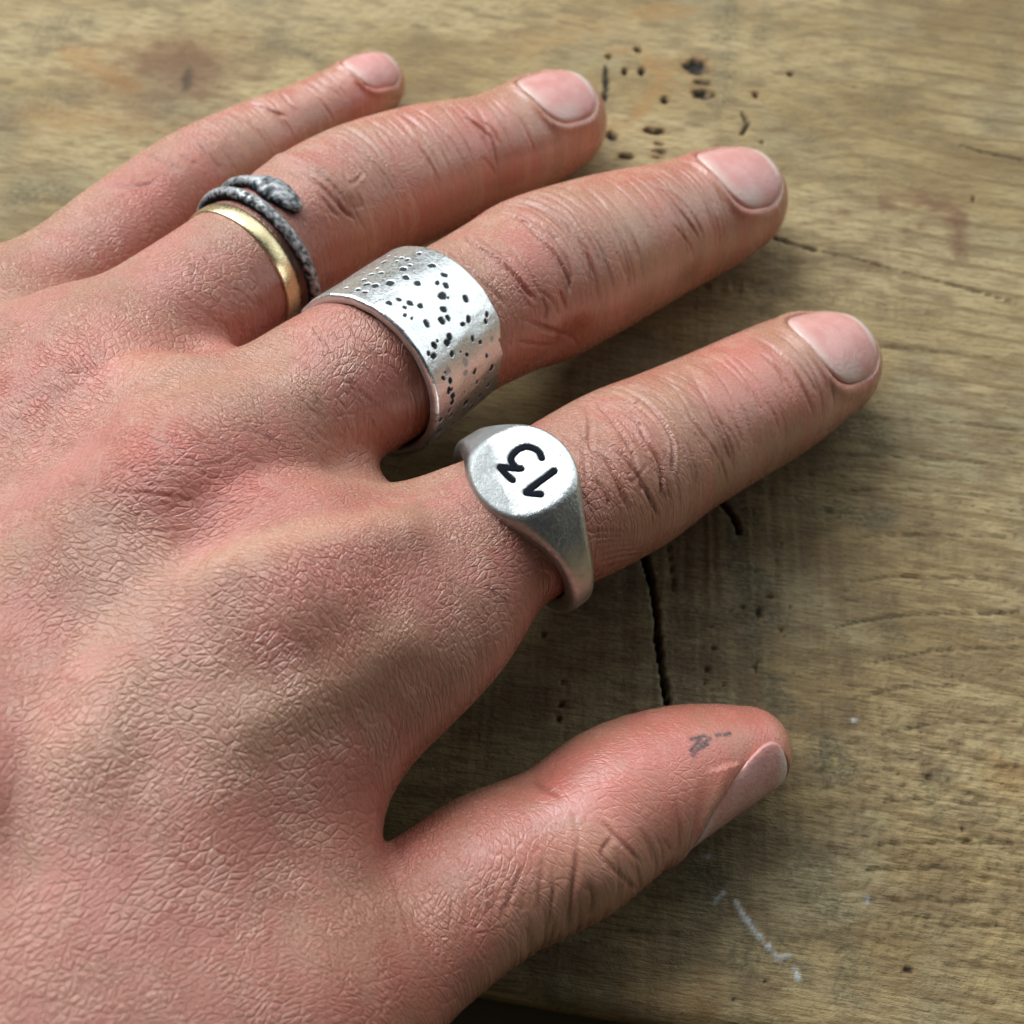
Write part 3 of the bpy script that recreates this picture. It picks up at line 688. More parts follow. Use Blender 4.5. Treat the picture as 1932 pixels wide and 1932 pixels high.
def joint_lines(k_, u0, u1, n, f0, f1, depth, tint):
    """fine nested lines running across a joint; u along the finger (0 tip .. 1 knuckle), f degrees round it"""
    P, R = resample(*tubes[k_], 200)
    for i in range(n):
        u = u0 + (u1-u0)*(i + rr.uniform(-.3, .3))/max(1, n-1); fa, fb_ = rr.uniform(f0, f0+55), rr.uniform(f1-55, f1)
        if rr.random() < .4: fa, fb_ = (fa, fa+rr.uniform(25, 50)) if rr.random() < .5 else (fb_-rr.uniform(25, 50), fb_)
        bow = rr.uniform(.2, 1.0); ph = rr.uniform(0, 6); wob_ = rr.uniform(.1, .35); tw = rr.uniform(-.012, .012); pts = []
        for f_ in np.linspace(fa, fb_, 14):
            x = (f_ - .5*(f0+f1))/60
            j = np.clip((u + tw*x)*199 - bow*x*x*2.0 + wob_*math.sin(x*5+ph), 1, 197); q = int(j)
            c_ = P[q] + (P[q+1]-P[q])*(j-q); a_ = nrm(P[q-1]-P[q+1]); n_ = nrm(np.array([0, 0, 1.]) - a_*a_[2]); b_ = np.cross(a_, n_)
            r_ = math.radians(f_); o_ = n_*math.cos(r_) + b_*math.sin(r_)
            h_ = BV.ray_cast(Vector(c_ + o_*R[q]*1.8), Vector(-o_))
            if h_[0] is not None and (not pts or np.linalg.norm(np.array(h_[0]) - pts[-1]) < 3): pts.append(np.array(h_[0]))
        if len(pts) > 4: crease3(np.array(pts), depth*rr.uniform(.4, 1.2), .19, tint*rr.uniform(.4, 1))
for k_, u0, u1, n in (('index', .43, .61, 40), ('index', .14, .26, 10), ('index', .26, .44, 9), ('index', .60, .72, 8), ('middle', .43, .61, 40), ('middle', .14, .26, 10), ('middle', .26, .44, 9),
                      ('ring', .40, .62, 34), ('ring', .14, .26, 8), ('ring', .26, .42, 6), ('pinky', .38, .58, 22), ('pinky', .16, .28, 7), ('thumb', .26, .42, 24), ('thumb', .42, .60, 16)):
    joint_lines(k_, u0, u1, n, -60 if k_ != 'thumb' else 20, 80 if k_ != 'thumb' else 150, .17, .75)
def scatter(vw, x0, y0, x1, y1, n, ang, ln, depth):
    for k in range(n):
        x, y = rr.uniform(x0, x1), rr.uniform(y0, y1); a = math.radians(ang + rr.gauss(0, 12)); L = ln*rr.uniform(.5, 1.4)
        c, s = math.cos(a)*L/2, math.sin(a)*L/2; j = rr.uniform(-.12, .12)*L
        C(vw, [(x-c, y-s), (x+j*s/L, y-j*c/L), (x+c, y+s)], depth*rr.uniform(.4, 1.1), .19, .5, .1)
scatter('Q4', 500, 150, 1200, 430, 36, 28, 190, .16)      # ring finger, behind its rings
scatter('Q4', 950, 500, 1750, 1000, 60, 40, 190, .16)     # middle finger, behind the wide band
scatter('Q4', 350, 850, 1300, 1300, 60, 22, 170, .14)
scatter('Q4', 0, 550, 480, 900, 28, -8, 190, .16)
scatter('Z4', 60, 1150, 1000, 1850, 40, 60, 130, .09)
scatter('Z6', 900, 700, 1700, 1250, 40, 70, 130, .12)

V += N * OFF[:, None]
# colour zones of the skin
for vw, c, a_, w_ in (('F', [(300, 860), (430, 900)], 1.0, 5.5), ('F', [(60, 740), (150, 700)], .9, 5), ('F', [(600, 1110), (680, 1080)], .8, 5.5), ('F', [(640, 1200)], .5, 5),
                      ('F', [(1420, 700), (1480, 760)], .75, 3.6), ('F', [(1230, 380), (1300, 460)], .5, 4), ('F', [(1000, 510), (960, 540)], .55, 4.5), ('F', [(1170, 900)], .35, 6),
                      ('F', [(700, 180), (560, 240), (420, 320)], .7, 6), ('F', [(300, 380), (120, 520), (0, 580)], .7, 8), ('F', [(900, 230), (930, 260)], .5, 4), ('F', [(560, 400), (600, 440)], .5, 4),
                      ('F', [(1080, 1480), (1300, 1390), (1430, 1400)], 1.0, 5), ('F', [(800, 1590), (1000, 1530)], .7, 5), ('F', [(1110, 270), (1140, 230)], .8, 3), ('F', [(1450, 440)], .5, 3), ('F', [(1630, 740)], .5, 4),
                      ('F', [(760, 760), (850, 1000)], .25, 6), ('F', [(1180, 1690), (1130, 1720)], .4, 4), ('F', [(440, 640), (520, 640)], .5, 4), ('F', [(700, 1500), (740, 1460)], .35, 4), ('F', [(850, 1850), (700, 1930)], .6, 7)):
    paint(A_red, vw, c, a_*1.1, w_)
for vw, c, a_, w_ in (('Z6', [(1000, 720), (1300, 610), (1500, 560), (1750, 545)], .8, 2.6), ('F', [(250, 690), (340, 650)], .5, 5), ('F', [(220, 1320), (220, 1400)], .5, 5),
                      ('Z6', [(1200, 1380), (1500, 1230), (1750, 1060)], .7, 3), ('F', [(820, 290), (700, 330)], .5, 4), ('F', [(500, 230)], .5, 4), ('F', [(1200, 440), (1120, 430)], .45, 5), ('F', [(1240, 780)], .4, 5), ('F', [(650, 900), (740, 940)], .4, 5)):
    paint(A_pale, vw, c, a_, w_)
# ink smudge on the thumb
for pts in ([(1412, 445), (1450, 400), (1500, 370)], [(1420, 465), (1440, 440), (1480, 420)], [(1412, 400), (1470, 385)], [(1515, 385), (1530, 380)], [(1545, 382), (1570, 376)], [(1450, 425), (1490, 395)]):
    paint(A_ink, 'Z5', pts, 1.0, .21)
# -- how coarse the skin grain is: full on the back of the hand, fading out along the fingers
for k_, (P, R) in tubes.items():
    Pd, Rd = resample(P, R, 40)
    end = 0.62 if k_ != 'thumb' else 0.55
    for i in range(0, int(40*end)):
        ix = np.nonzero((np.abs(V - Pd[i]) < Rd[i]*1.5).all(1))[0]
        d = np.linalg.norm(V[ix] - Pd[i], axis=1) < Rd[i]*1.35
        A_back[ix[d]] = np.minimum(A_back[ix[d]], 0.12 + 0.88*max(0, (i/39 - end*.55)/(end*.45)))

# -- finger nails: frames at the finger ends
def nail_frame(k_, roll, pitch):
    P, R = tubes[k_]
    a = nrm(P[0] - P[2]); n = nrm(np.array([0, 0, 1.]) - a*a[2])
    b = np.cross(a, n)
    r_ = math.radians(roll); n, b = n*math.cos(r_) + b*math.sin(r_), b*math.cos(r_) - n*math.sin(r_)
    p_ = math.radians(pitch); a, n = a*math.cos(p_) - n*math.sin(p_), n*math.cos(p_) + a*math.sin(p_)
    return P[0], R[0], a, b, n
#          roll, pitch, t from tip centre (base, end), width, s shift
NAILS = {'index': (2, 6, -10.2, 2.8, 11.8, 0.2), 'middle': (3, 6, -9.8, 2.8, 11.8, 0.4), 'ring': (3, 6, -9.4, 2.7, 10.6, 0.5),
         'pinky': (6, 6, -6.6, 2.4, 7.6, 0.4), 'thumb': (104, -2, -12.0, 2.6, 12.6, 0.0)}
nails = []
for k_, (roll, pitch, t0, t1, wd, sh) in NAILS.items():
    c, r, a, b, n = nail_frame(k_, roll, pitch)
    hl, hw_ = (t1-t0)/2, wd/2; tc = (t0+t1)/2
    # height of the finger under the nail, fitted smooth
    S, T, H = [], [], []
    for s in np.linspace(-.97, .97, 15):
        for t in np.linspace(-1, 1, 11):
            o = c + a*(tc + t*hl) + b*(sh + s*hw_) + n*(2.2*r)
            q = BV.ray_cast(Vector(o), Vector(-n))
            if q[0] is not None and q[3] < 3.4*r:
                S.append(s); T.append(t); H.append((np.array(q[0]) - c) @ n)
    S, T, H = map(np.array, (S, T, H))
    basis = lambda s, t: np.stack([np.ones_like(s), t, t*t, s*s, s**4, s, s*s*t, t**3], -1)
    co = np.linalg.lstsq(basis(S, T), H, rcond=None)[0]
    hgt = lambda s, t: basis(s, t) @ co
    # skin: pressed under the nail, raised round its sides and base
    ix = np.nonzero((np.abs(V - c) < 2.6*r).all(1))[0]
    q = V[ix] - c; t = (q @ a - tc)/hl; s = (q @ b - sh)/hw_; hh = q @ n
    up = hh > 0.15*r
    dn = np.where(t < 0, 1.12 + 0*t, 1.0)
    e = (np.abs(s)**3.2 + np.abs(t*np.where(t < 0, 1.0, .97))**3.0)**(1/3.1)
    ins = up & (e < 1.03)
    tgt = hgt(s, t) - 0.42
    V[ix[ins]] += n * ((tgt - hh)*np.clip((1.03 - e)/.04, 0, 1))[ins][:, None]
    lip = up & (e >= 1.03) & (e < 1.5)
    g = np.exp(-((e-1.13)/.09)**2) * np.where(t > .55, np.clip(1-(t-.55)/.3, 0, 1)*.8, 1.0)
    V[ix[lip]] += (N[ix[lip]] * (0.34*g[lip])[:, None])
    A_crease[ix[up]] = np.maximum(A_crease[ix[up]], .2*np.exp(-((e[up]-1.03)/.04)**2)*(t[up] < .7))
    A_pale[ix[up]] = np.maximum(A_pale[ix[up]], .6*np.exp(-((e[up]-1.07)/.06)**2)*(t[up] > .5))
    A_back[ix[up & (e < 1.6)]] = .03
    # nail plate
    nu, nv = 33, 33
    us, vs = np.meshgrid(np.linspace(-1, 1, nu), np.linspace(-1, 1, nv), indexing='ij')
    # square -> superellipse
    ea = 2.7 if k_ != 'thumb' else 3.4
    m = np.maximum(np.abs(us), np.abs(vs)); L = (np.abs(us)**ea + np.abs(vs)**ea)**(1/ea) + 1e-9
    ss, tt = us*m/L*1.0, vs*m/L*1.0
    lip_c = np.where(tt > 0, (tt)**2*.10*(1-ss**2), 0)
    hn = hgt(ss, tt) + 0.06 - 0.30*np.clip(m-.9, 0, 1)*10*.25 + 0.10*np.clip(tt, 0, 1)**3
    top = c + a*(tc + tt*hl)[..., None] + b*(sh + ss*hw_)[..., None] + n*hn[..., None]
    bot = top - n*0.45
    vv = np.concatenate([top.reshape(-1, 3), bot.reshape(-1, 3)])
    fs = []
    g_ = lambda i, j: i*nv + j
    for i in range(nu-1):
        for j in range(nv-1):
            f = (g_(i, j), g_(i+1, j), g_(i+1, j+1), g_(i, j+1))
            fs.append(f); fs.append(tuple(x + nu*nv for x in f[::-1]))
    rim = [g_(i, 0) for i in range(nu)] + [g_(nu-1, j) for j in range(1, nv)] + [g_(i, nv-1) for i in range(nu-2, -1, -1)] + [g_(0, j) for j in range(nv-2, 0, -1)]
    for i in range(len(rim)):
        x, y = rim[i], rim[(i+1) % len(rim)]; fs.append((y, x, x + nu*nv, y + nu*nv))
    white = np.clip(1-(tt + 1.0 - .22*ss*ss)/.30, 0, 1)*.8 + np.clip((tt - .78 + .06*ss*ss)/.07, 0, 1)*1.0
    if k_ in ('index', 'middle', 'ring'): white = np.maximum(white, .8*np.clip((ss-.45)/.4, 0, 1)*np.clip((-tt+.3)/.5, 0, 1))
    nails.append((k_, vv, fs, np.r_[np.clip(white, 0, 1).ravel()]*1.0))

# flat-laid coordinates for the skin grain (mm), gently warped so that the lines wander, and slow colour variation
def vnoise(x, y, seed=0):
    """smooth 2-D value noise, numpy"""
    r = np.random.default_rng(seed).random((256, 256))
    xi, yi = np.floor(x).astype(int), np.floor(y).astype(int); fx, fy = x-xi, y-yi
    fx = fx*fx*(3-2*fx); fy = fy*fy*(3-2*fy)
    q = lambda i, j: r[i % 256, j % 256]
    return (q(xi, yi)*(1-fx) + q(xi+1, yi)*fx)*(1-fy) + (q(xi, yi+1)*(1-fx) + q(xi+1, yi+1)*fx)*fy - .5
def fb(x, y, seed, o=4): return sum(vnoise(x*2**k, y*2**k, seed+k)/1.7**k for k in range(o))
sx, sy = V[:, 0], V[:, 1]*.93 - V[:, 2]*.37
gx = sx + 7*vnoise(sx*.05, sy*.05, 1) + .5*vnoise(sx*.4, sy*.4, 2); gy = sy + 7*vnoise(sx*.05+50, sy*.05, 3) + .5*vnoise(sx*.4+50, sy*.4, 4)
wx, wy = sx*.8 + sy*.6 + 3*vnoise(sx*.2, sy*.2, 8), sy*.8 - sx*.6 + 3*vnoise(sx*.2+9, sy*.2, 9)
A_b1 = np.clip(.5 + .62*fb(wx*.13, wy*.13, 11, 6), 0, 1); A_b2 = np.clip(.5 + .75*fb(wx*.5, wy*.5, 17, 5), 0, 1)

SKIN_A, SKIN_B, SKIN_C, SSSW = (.458, .232, .154), (.508, .194, .142), (.60, .318, .228), .14
skin, nt, B = mat('skin'); g = NT(nt)
back, red, cre, pale, ink, b1, b2 = [g.attr(x) for x in ('back', 'red', 'crease', 'pale', 'ink', 'mottle', 'speckle')]
suv = g.n('ShaderNodeAttribute', _attribute_name='skin_grain').outputs['Vector']
def vor2(v, sc): return g.n('ShaderNodeTexVoronoi', _feature='DISTANCE_TO_EDGE', _voronoi_dimensions='2D', Vector=v, Scale=sc).outputs[0]
def noi2(v, sc, det, ro=.6): return g.n('ShaderNodeTexNoise', _noise_dimensions='2D', Vector=v, Scale=sc, Detail=det, Roughness=ro).outputs[0]
# two crossing families of fine skin lines, each strong in its own places
m1, m2 = g.smooth(b1, .25, .6, .35, 1.0), g.smooth(b1, .4, .75, 1.0, .35)
l1 = g.smooth(vor2(g.mapp(g.mapp(suv, rot=(0, 0, math.radians(-44))), sc=(.55, 1.3, 1)), 1.5), 0, .20, 1, 0)
l2 = g.smooth(vor2(g.mapp(g.mapp(suv, rot=(0, 0, math.radians(26))), sc=(.55, 1.35, 1)), 1.5), 0, .18, 1, 0)
cell = g.math('SUBTRACT', 1.0, g.math('MAXIMUM', g.math('MULTIPLY', l1, m1), g.math('MULTIPLY', l2, m2)))
grain = noi2(suv, 2.4, 5, .72)
col = g.mix(g.smooth(b1, .3, .7), SKIN_A, SKIN_B)
col = g.mix(g.math('MULTIPLY', g.smooth(b2, .45, .85), .55), col, SKIN_C)
col = g.mix(g.math('MULTIPLY', pale, .7), col, (.60, .385, .245))
rn = g.math('MULTIPLY', red, g.smooth(b2, .1, .8, .5, 1.0))
col = g.mix(g.math('MULTIPLY', rn, .80), col, (.64, .180, .138))
col = g.mix(g.math('MULTIPLY', cre, .6), col, (.27, .085, .06))
lines = g.math('MULTIPLY', g.math('SUBTRACT', 1.0, cell), g.math('MULTIPLY_ADD', back, .16, .03))
col = g.mix(lines, col, (.34, .115, .072))
col = g.mix(ink, col, (.02, .012, .016))
g.i(B, 'Base__Color', col)
g.i(B, 'Roughness', g.smooth(grain, .3, .7, .17, .32)); g.i(B, 'Specular__IOR__Level', 1.0)
g.i(B, 'Subsurface__Weight', SSSW); g.i(B, 'Subsurface__Radius', (1.0, .38, .22)); g.i(B, 'Subsurface__Scale', .0014)
hgt_ = g.math('MULTIPLY', cell, g.math('MULTIPLY', g.math('MULTIPLY_ADD', back, .062, .018), g.smooth(b2, .25, .7, .45, 1.15)))
hgt_ = g.math('MULTIPLY_ADD', grain, g.math('MULTIPLY_ADD', back, .10, .05), hgt_)
g.i(B, 'Normal', g.bump(hgt_, MM, 1.0))

nailm, nt, B = mat('nail'); g = NT(nt); p = g.mapp(g.pos(), sc=(1000, 1000, 1000))
wt = g.attr('white')
col = g.mix(g.smooth(g.noise(p, .35, 3), .35, .65), (.64, .305, .275), (.70, .37, .34))
col = g.mix(g.math('MULTIPLY', wt, .75), col, (.74, .65, .58))
g.i(B, 'Base__Color', col); g.i(B, 'Roughness', .14); g.i(B, 'Subsurface__Weight', .15); g.i(B, 'Subsurface__Radius', (1, .5, .4)); g.i(B, 'Subsurface__Scale', .001)
g.i(B, 'Normal', g.bump(g.noise(p, 1.6, 4, .65), MM*.12, 1.0))

hand = mesh_obj('hand', V, Q, skin, attrs={'red': np.clip(A_red, 0, 1), 'crease': np.clip(A_crease, 0, 1.2), 'pale': A_pale, 'ink': A_ink, 'back': A_back, 'mottle': A_b1, 'speckle': A_b2, 'skin_grain': np.c_[gx, gy, gx*0]})
tag(hand, 'left hand with dry reddened skin resting palm down on the rough board', 'hand')
for k_, vv, fs, wh in nails:
    o = mesh_obj('fingernail', vv, fs, nailm, hand, attrs={'white': np.r_[wh, wh*0]})
    if k_ == 'thumb': o['label'] = 'thumb nail seen edge on, with a pale split at its base'
# ------------------------------------------------------------------ rings
def metal(name, base, rough, dark=(.018, .024, .028), brush=(1, 1, 1), bumpd=.03, tarn=.25):
    m, nt, B = mat(name); g = NT(nt); p = g.mapp(g.pos(), sc=(1000, 1000, 1000))
    dk = g.attr('dark')
    sc_ = g.noise(g.mapp(p, sc=brush), 3.0, 4, .7); big = g.noise(p, .7, 3, .6)
    col = g.mix(g.math('MULTIPLY', g.smooth(big, .4, .75), tarn), base, tuple(c*.62 for c in base))
    col = g.mix(dk, col, dark)
    g.i(B, 'Base__Color', col); g.i(B, 'Metallic', g.math('SUBTRACT', 1.0, dk))
    g.i(B, 'Roughness', g.math('MULTIPLY_ADD', dk, .4, g.smooth(sc_, .3, .7, rough-.07, rough+.09)))
    g.i(B, 'Specular__IOR__Level', g.math('MULTIPLY_ADD', dk, -.5, .5))
    g.i(B, 'Normal', g.bump(g.math('ADD', sc_, g.math('MULTIPLY', big, .8)), MM*bumpd, 1.0))
    return m
silver = metal('hammered_silver', (.80, .83, .83), .32, dark=(.045, .055, .062), bumpd=.035)
silver2 = metal('brushed_silver', (.60, .63, .62), .34, bumpd=.07, tarn=.4)
oxid = metal('oxidised_silver', (.74, .77, .78), .30, dark=(.03, .038, .045), bumpd=.10, tarn=.6)
gold = metal('pale_gold', (.68, .57, .34), .30, bumpd=.03)

def frame_of(c, a):
    a = nrm(a); n = nrm(np.array([0, 0, 1.]) - a*a[2]); return np.asarray(c), a, np.cross(a, n), n

# -- wide hammered band on the middle finger
c, a, b, n = frame_of(at(758, 664, 25.9), at(870, 581, 23.0) - at(700, 705, 28.0))
Rw = 167*mmpx(c); Lw = 13.5
PITS = [(795,245,22),(730,272,20),(790,290,20),(840,292,26),(800,322,18),(890,305,24),(995,255,26),(690,328,34),(1107,357,36),(855,387,40),(662,418,28),(580,432,28),(512,422,22),(1212,438,32),(880,460,36),(512,480,28),(540,517,32),(615,528,34),(740,510,44),(465,565,26),(525,585,28),(980,510,34),(1150,508,28),(1225,530,32),(1195,620,44),(1242,638,14),(535,677,36),(733,680,34),(820,650,30),(870,718,24),(915,680,32),(1003,707,28),(1200,735,34),(1395,645,38),(508,770,32),(440,795,22),(872,787,20),(725,825,34),(560,885,34),(798,893,36),(1055,860,38),(1190,835,38),(1245,810,30),(1420,822,32),(1370,865,26),(1570,840,26),(645,985,24),(845,965,26),(1255,975,36),(1237,1025,34),(1455,988,28),(1518,1020,26),(1620,990,26),(1690,1000,20),(1125,1050,34),(1150,1008,14),(865,1075,22),(935,1098,34),(1075,1120,22),(1118,1140,32),(1277,1120,32),(1575,1138,26),(1390,1190,38),(830,1228,24),(975,1265,32),(1083,1265,32),(1235,1275,44),(1395,1283,32),(1475,1275,32),(1620,1240,34),(1678,1268,28),(1780,1220,20),(955,1372,30),(1200,1330,26),(1262,1352,32),(1100,1440,36),(1250,1437,32),(1285,1485,34),(1278,1540,32),(1497,1363,22),(1590,1393,30),(1702,1398,28),(1765,1318,24),(1820,1322,18),(1520,1480,34),(1393,1545,44),(1430,1590,46),(1070,1605,36),(1175,1640,22),(1180,1690,26),(1255,1612,20),(1268,1650,26),(1145,1755,30),(1655,1435,20),(1390,1450,10),(1525,1390,8),(1320,1710,24),(360,550,18),(630,385,16),(580,330,18),(835,160,18),(925,145,12),(340,515,12)]
FAINT = {(560,885),(645,985),(845,965),(865,1075),(830,1228),(1100,1440),(1620,990),(1690,1000),(1235,1275),(1395,1283),(1390,1190)}
pits = []
for x, y, r in PITS:
    d = ray(*conv('Q2', [(x, y)])[0]); o = CAMP - c
    dp, op = d - a*(d @ a), o - a*(o @ a)
    A_, B_, C_ = dp @ dp, 2*dp @ op, op @ op - Rw*Rw
    D = B_*B_ - 4*A_*C_
    if D < 0: continue
    q = CAMP + d*((-B_ - math.sqrt(D))/(2*A_)) - c
    pits.append((math.atan2(q @ b, q @ n), q @ a, r*.21875*mmpx(c)*.90, .45 if (x, y) in FAINT else 1.0))
for k in range(16):
    pits.append((rr.uniform(-1.3, 1.9), rr.uniform(-Lw/2+.5, Lw/2-.5), rr.uniform(.16, .30), 1))
for k in range(60):          # the marks go on round the back
    pits.append((rr.uniform(1.7, 4.6), rr.uniform(-Lw/2+.5, Lw/2-.5), rr.uniform(.3, .55), 1))
nt_, ns = 760, 132
th = np.linspace(0, 2*math.pi, nt_, endpoint=False); s = np.linspace(-Lw/2, Lw/2, ns)
TH, S = np.meshgrid(th, s, indexing='ij')
off = .10*vnoise(TH*6, S*.35+40, 3) + .02*vnoise(TH*18, S*.5+9, 4)
dk = np.zeros_like(off)
for t0, s0, r, f in pits:
    if abs(s0) > Lw/2 - r - .25: continue
    m = np.abs((TH - t0 + math.pi) % (2*math.pi) - math.pi)*Rw
    sel = (m < 2*r+.2) & (np.abs(S - s0) < 2*r+.2)
    if not sel.any(): continue
    x = ((TH[sel]-t0+math.pi) % (2*math.pi) - math.pi)*Rw; y = S[sel]-s0
    an = rr.uniform(0, 3.1); u, v_ = x*math.cos(an)+y*math.sin(an), -x*math.sin(an)+y*math.cos(an)
    u *= rr.uniform(1.0, 1.35); v_ *= rr.uniform(.85, 1.05)
    d = (np.abs(u)**2.6 + np.abs(v_)**2.6)**(1/2.6)/r + .35*vnoise(u/r*1.5+t0*31+50, v_/r*1.5+s0*17+50, 8)
    k = np.clip((1.08-d)/.22, 0, 1); k = k*k*(3-2*k)
    off[sel] += -.07*f*k + .012*np.exp(-((d-1.22)/.16)**2)
    dk[sel] = np.maximum(dk[sel], (k if f == 1 else .4*k))
edge = np.clip((np.abs(S) - Lw/2 + .35)/.35, 0, 1)
off -= .22*edge**2
wob = .10*vnoise(TH*7, TH*0+2, 12) + .03*vnoise(TH*30, TH*0+5, 13)
Sx = S*(1 - .004) + np.where(np.abs(S) > Lw/2-1.2, np.sign(S)*wob, 0)
# slight burr on the near corner
burr = np.exp(-((TH - (2*math.pi-1.15))/.05)**2)*np.clip((-S - Lw/2 + .6)/.6, 0, 1)
Rr = Rw + off + .12*burr; Sx = Sx - .12*burr
def ringpt(R_, T_, S_): return c + b*(np.sin(T_)*R_)[..., None] + n*(np.cos(T_)*R_)[..., None] + a*S_[..., None]
outer = ringpt(Rr, TH, Sx); Ti = 1.25
inner = ringpt(np.full_like(S, Rw-Ti) + .25*edge**2, TH, Sx)
vv = np.concatenate([outer.reshape(-1, 3), inner.reshape(-1, 3)]); M = nt_*ns
i, j = np.meshgrid(np.arange(nt_), np.arange(ns-1), indexing='ij'); i1 = (i+1) % nt_
fo = np.stack([i*ns+j, i1*ns+j, i1*ns+j+1, i*ns+j+1], -1).reshape(-1, 4)
fi = fo[:, ::-1] + M
e_ = np.arange(nt_); e1 = (e_+1) % nt_
r0 = np.stack([e_*ns, e_*ns+M, e1*ns+M, e1*ns], -1); r1 = np.stack([e_*ns+ns-1, e1*ns+ns-1, e1*ns+ns-1+M, e_*ns+ns-1+M], -1)
fa_ = np.concatenate([fo, fi, r0, r1]); q_ = fo[0]
if np.cross(vv[q_[2]]-vv[q_[0]], vv[q_[3]]-vv[q_[1]]) @ (vv[q_[0]]-c) < 0: fa_ = fa_[:, ::-1]
o = mesh_obj('band_ring', vv, fa_, silver, attrs={'dark': np.r_[dk.ravel(), dk.ravel()*0 + .35]})
tag(o, 'wide silver band ring punched with many dark dents, on the middle finger', 'ring')

# -- signet ring on the index finger
P, R = resample(*tubes['index'], 60)
c0 = at(975, 985, 23.6); i0 = int(np.argmin(np.linalg.norm(P - c0, axis=1)))
c, a, b, n = frame_of(P[i0], P[i0-2] - P[i0+2])
r0 = R[i0]*1.0 + .15
ft = r0 + 2.5; fr = 4.35            # height and radius of the face
k_ = math.radians(18); a, n = a*math.cos(k_) + n*math.sin(k_), n*math.cos(k_) - a*math.sin(k_)      # sits upright on the sloping finger
h = .14
sf = Field((-8, -r0-4, -r0-4), (8, r0+4, r0+5), h)
sl, X, Y, Z = sf.sub((-9, -40, -40), (9, 40, 40))         # X along finger, Y towards viewer, Z up
q = np.sqrt(Y*Y + Z*Z); ph = np.abs(np.arctan2(Y, Z))
wd = 1.6 + 2.9*np.exp(-(ph/.66)**2.0); th_ = 1.0 + .45*np.exp(-(ph/.9)**2)
dx = np.abs(X) - wd + .95; dq = np.abs(q - (r0 + th_)) - th_ + .95
band = np.sqrt(np.clip(dx, 0, None)**2 + np.clip(dq, 0, None)**2) + np.minimum(np.maximum(dx, dq), 0) - .95
rad = np.sqrt(X*X + Y*Y)
disc = np.maximum(rad - (fr + np.clip(ft - Z, 0, 9)*.28), np.abs(Z - (ft-1.6)) - 2.6)
hh = np.clip(3.0 - np.abs(band - disc), 0, None); d = np.minimum(band, disc) - hh*hh*.25/3.0
pl = Z - ft                                                  # flat face
hh = np.clip(.35 - np.abs(d - pl), 0, None); d = np.maximum(d, pl) + hh*hh*.25/.35
d = np.maximum(d, r0 - q)
def face_pt(x, y):
    dd = ray(*conv('Q3', [(x, y)])[0]); t = ((c + n*ft - CAMP) @ n)/(dd @ n); w_ = CAMP + dd*t - c
    return (w_ @ a, w_ @ b)
THREE = [[(840, 445), (815, 392), (760, 357), (695, 347), (632, 370), (585, 410), (563, 452), (575, 490), (605, 525)], [(655, 542), (570, 538), (468, 525)], [(465, 530), (520, 590), (578, 643)]]
ONE = [[(952, 560), (860, 630), (770, 695), (702, 748)], [(702, 757), (765, 766), (830, 770)]]
def stroke_d(strokes, X, Y):
    out = None
    for sl_ in strokes:
        pts = [face_pt(*p_) for p_ in (smoothline(sl_) if len(sl_) > 4 else sl_)]
        for (x0, y0), (x1, y1) in zip(pts[:-1], pts[1:]):
            ex, ey = x1-x0, y1-y0; t = np.clip(((X-x0)*ex + (Y-y0)*ey)/(ex*ex+ey*ey), 0, 1)
            q_ = np.sqrt((X-x0-t*ex)**2 + (Y-y0-t*ey)**2); out = q_ if out is None else np.minimum(out, q_)
    return out
for strokes in (THREE, ONE):
    g2 = stroke_d(strokes, X, Y)
    d = np.maximum(d, -np.maximum(g2 - .31, ft - .34 - Z))
sf.f[:] = d
sv, sq = surface_nets(sf.f, sf.lo, h); sv = taubin(sv, sq, 3)
lx, ly, lz = sv[:, 0], sv[:, 1], sv[:, 2]
dk = np.exp(-(np.minimum(stroke_d(THREE, lx, ly), stroke_d(ONE, lx, ly))/.35)**6)*(lz > ft-.6)
dk = np.maximum(dk, .5*(np.sqrt(ly*ly+lz*lz) < r0+.05))
rub = np.clip((-lx - .30*ly - 1.6 + 1.6*vnoise(lx*.8, ly*.8, 31))/1.2, 0, 1)*(lz > ft-.5)                 # duller crescent and fine scratches
scr = np.clip(vnoise(lx*.7+ly*.5, (ly-lx*.4)*9, 32)*2.2-.55, 0, 1) + np.clip(vnoise((lx+ly)*7, (ly-lx)*.6, 33)*2.2-.6, 0, 1)
dk = np.clip(np.maximum(dk, .38*rub) + .28*scr + .10*np.clip(fb(lx*.9, lz+ly*.9, 34), 0, 1), 0, 1)
to_w = lambda L: c + L[:, :1]*a + L[:, 1:2]*b + L[:, 2:3]*n
P_SIG = c.copy()
sig = bpy.data.objects.new('signet_ring', None); SC.collection.objects.link(sig)
tag(sig, 'silver signet ring engraved with 13 on its round face, on the index finger', 'ring')
mesh_obj('band', to_w(sv), sq, silver2, sig, attrs={'dark': dk})
enamel, nt, B = mat('black_enamel'); B.inputs['Base Color'].default_value = (.004, .005, .012, 1); B.inputs['Roughness'].default_value = .8; B.inputs['Specular IOR Level'].default_value = .15
for strokes, lab in ((THREE, 'black engraved 3'), (ONE, 'black engraved 1')):
    nf = Field((-6, -6, ft-.6), (6, 6, ft+.2), .11)
    sl, X, Y, Z = nf.sub((-9, -9, 0), (9, 9, 99))
    g2 = stroke_d(strokes, X, Y); dx = g2 - .295; dz = np.abs(Z - (ft-.21)) - .15
    nf.f[:] = np.maximum(dx, dz)
    v1, q1 = surface_nets(nf.f, nf.lo, .11); v1 = taubin(v1, q1, 2)
    mesh_obj('numeral', to_w(v1), q1, enamel, sig)['label'] = lab

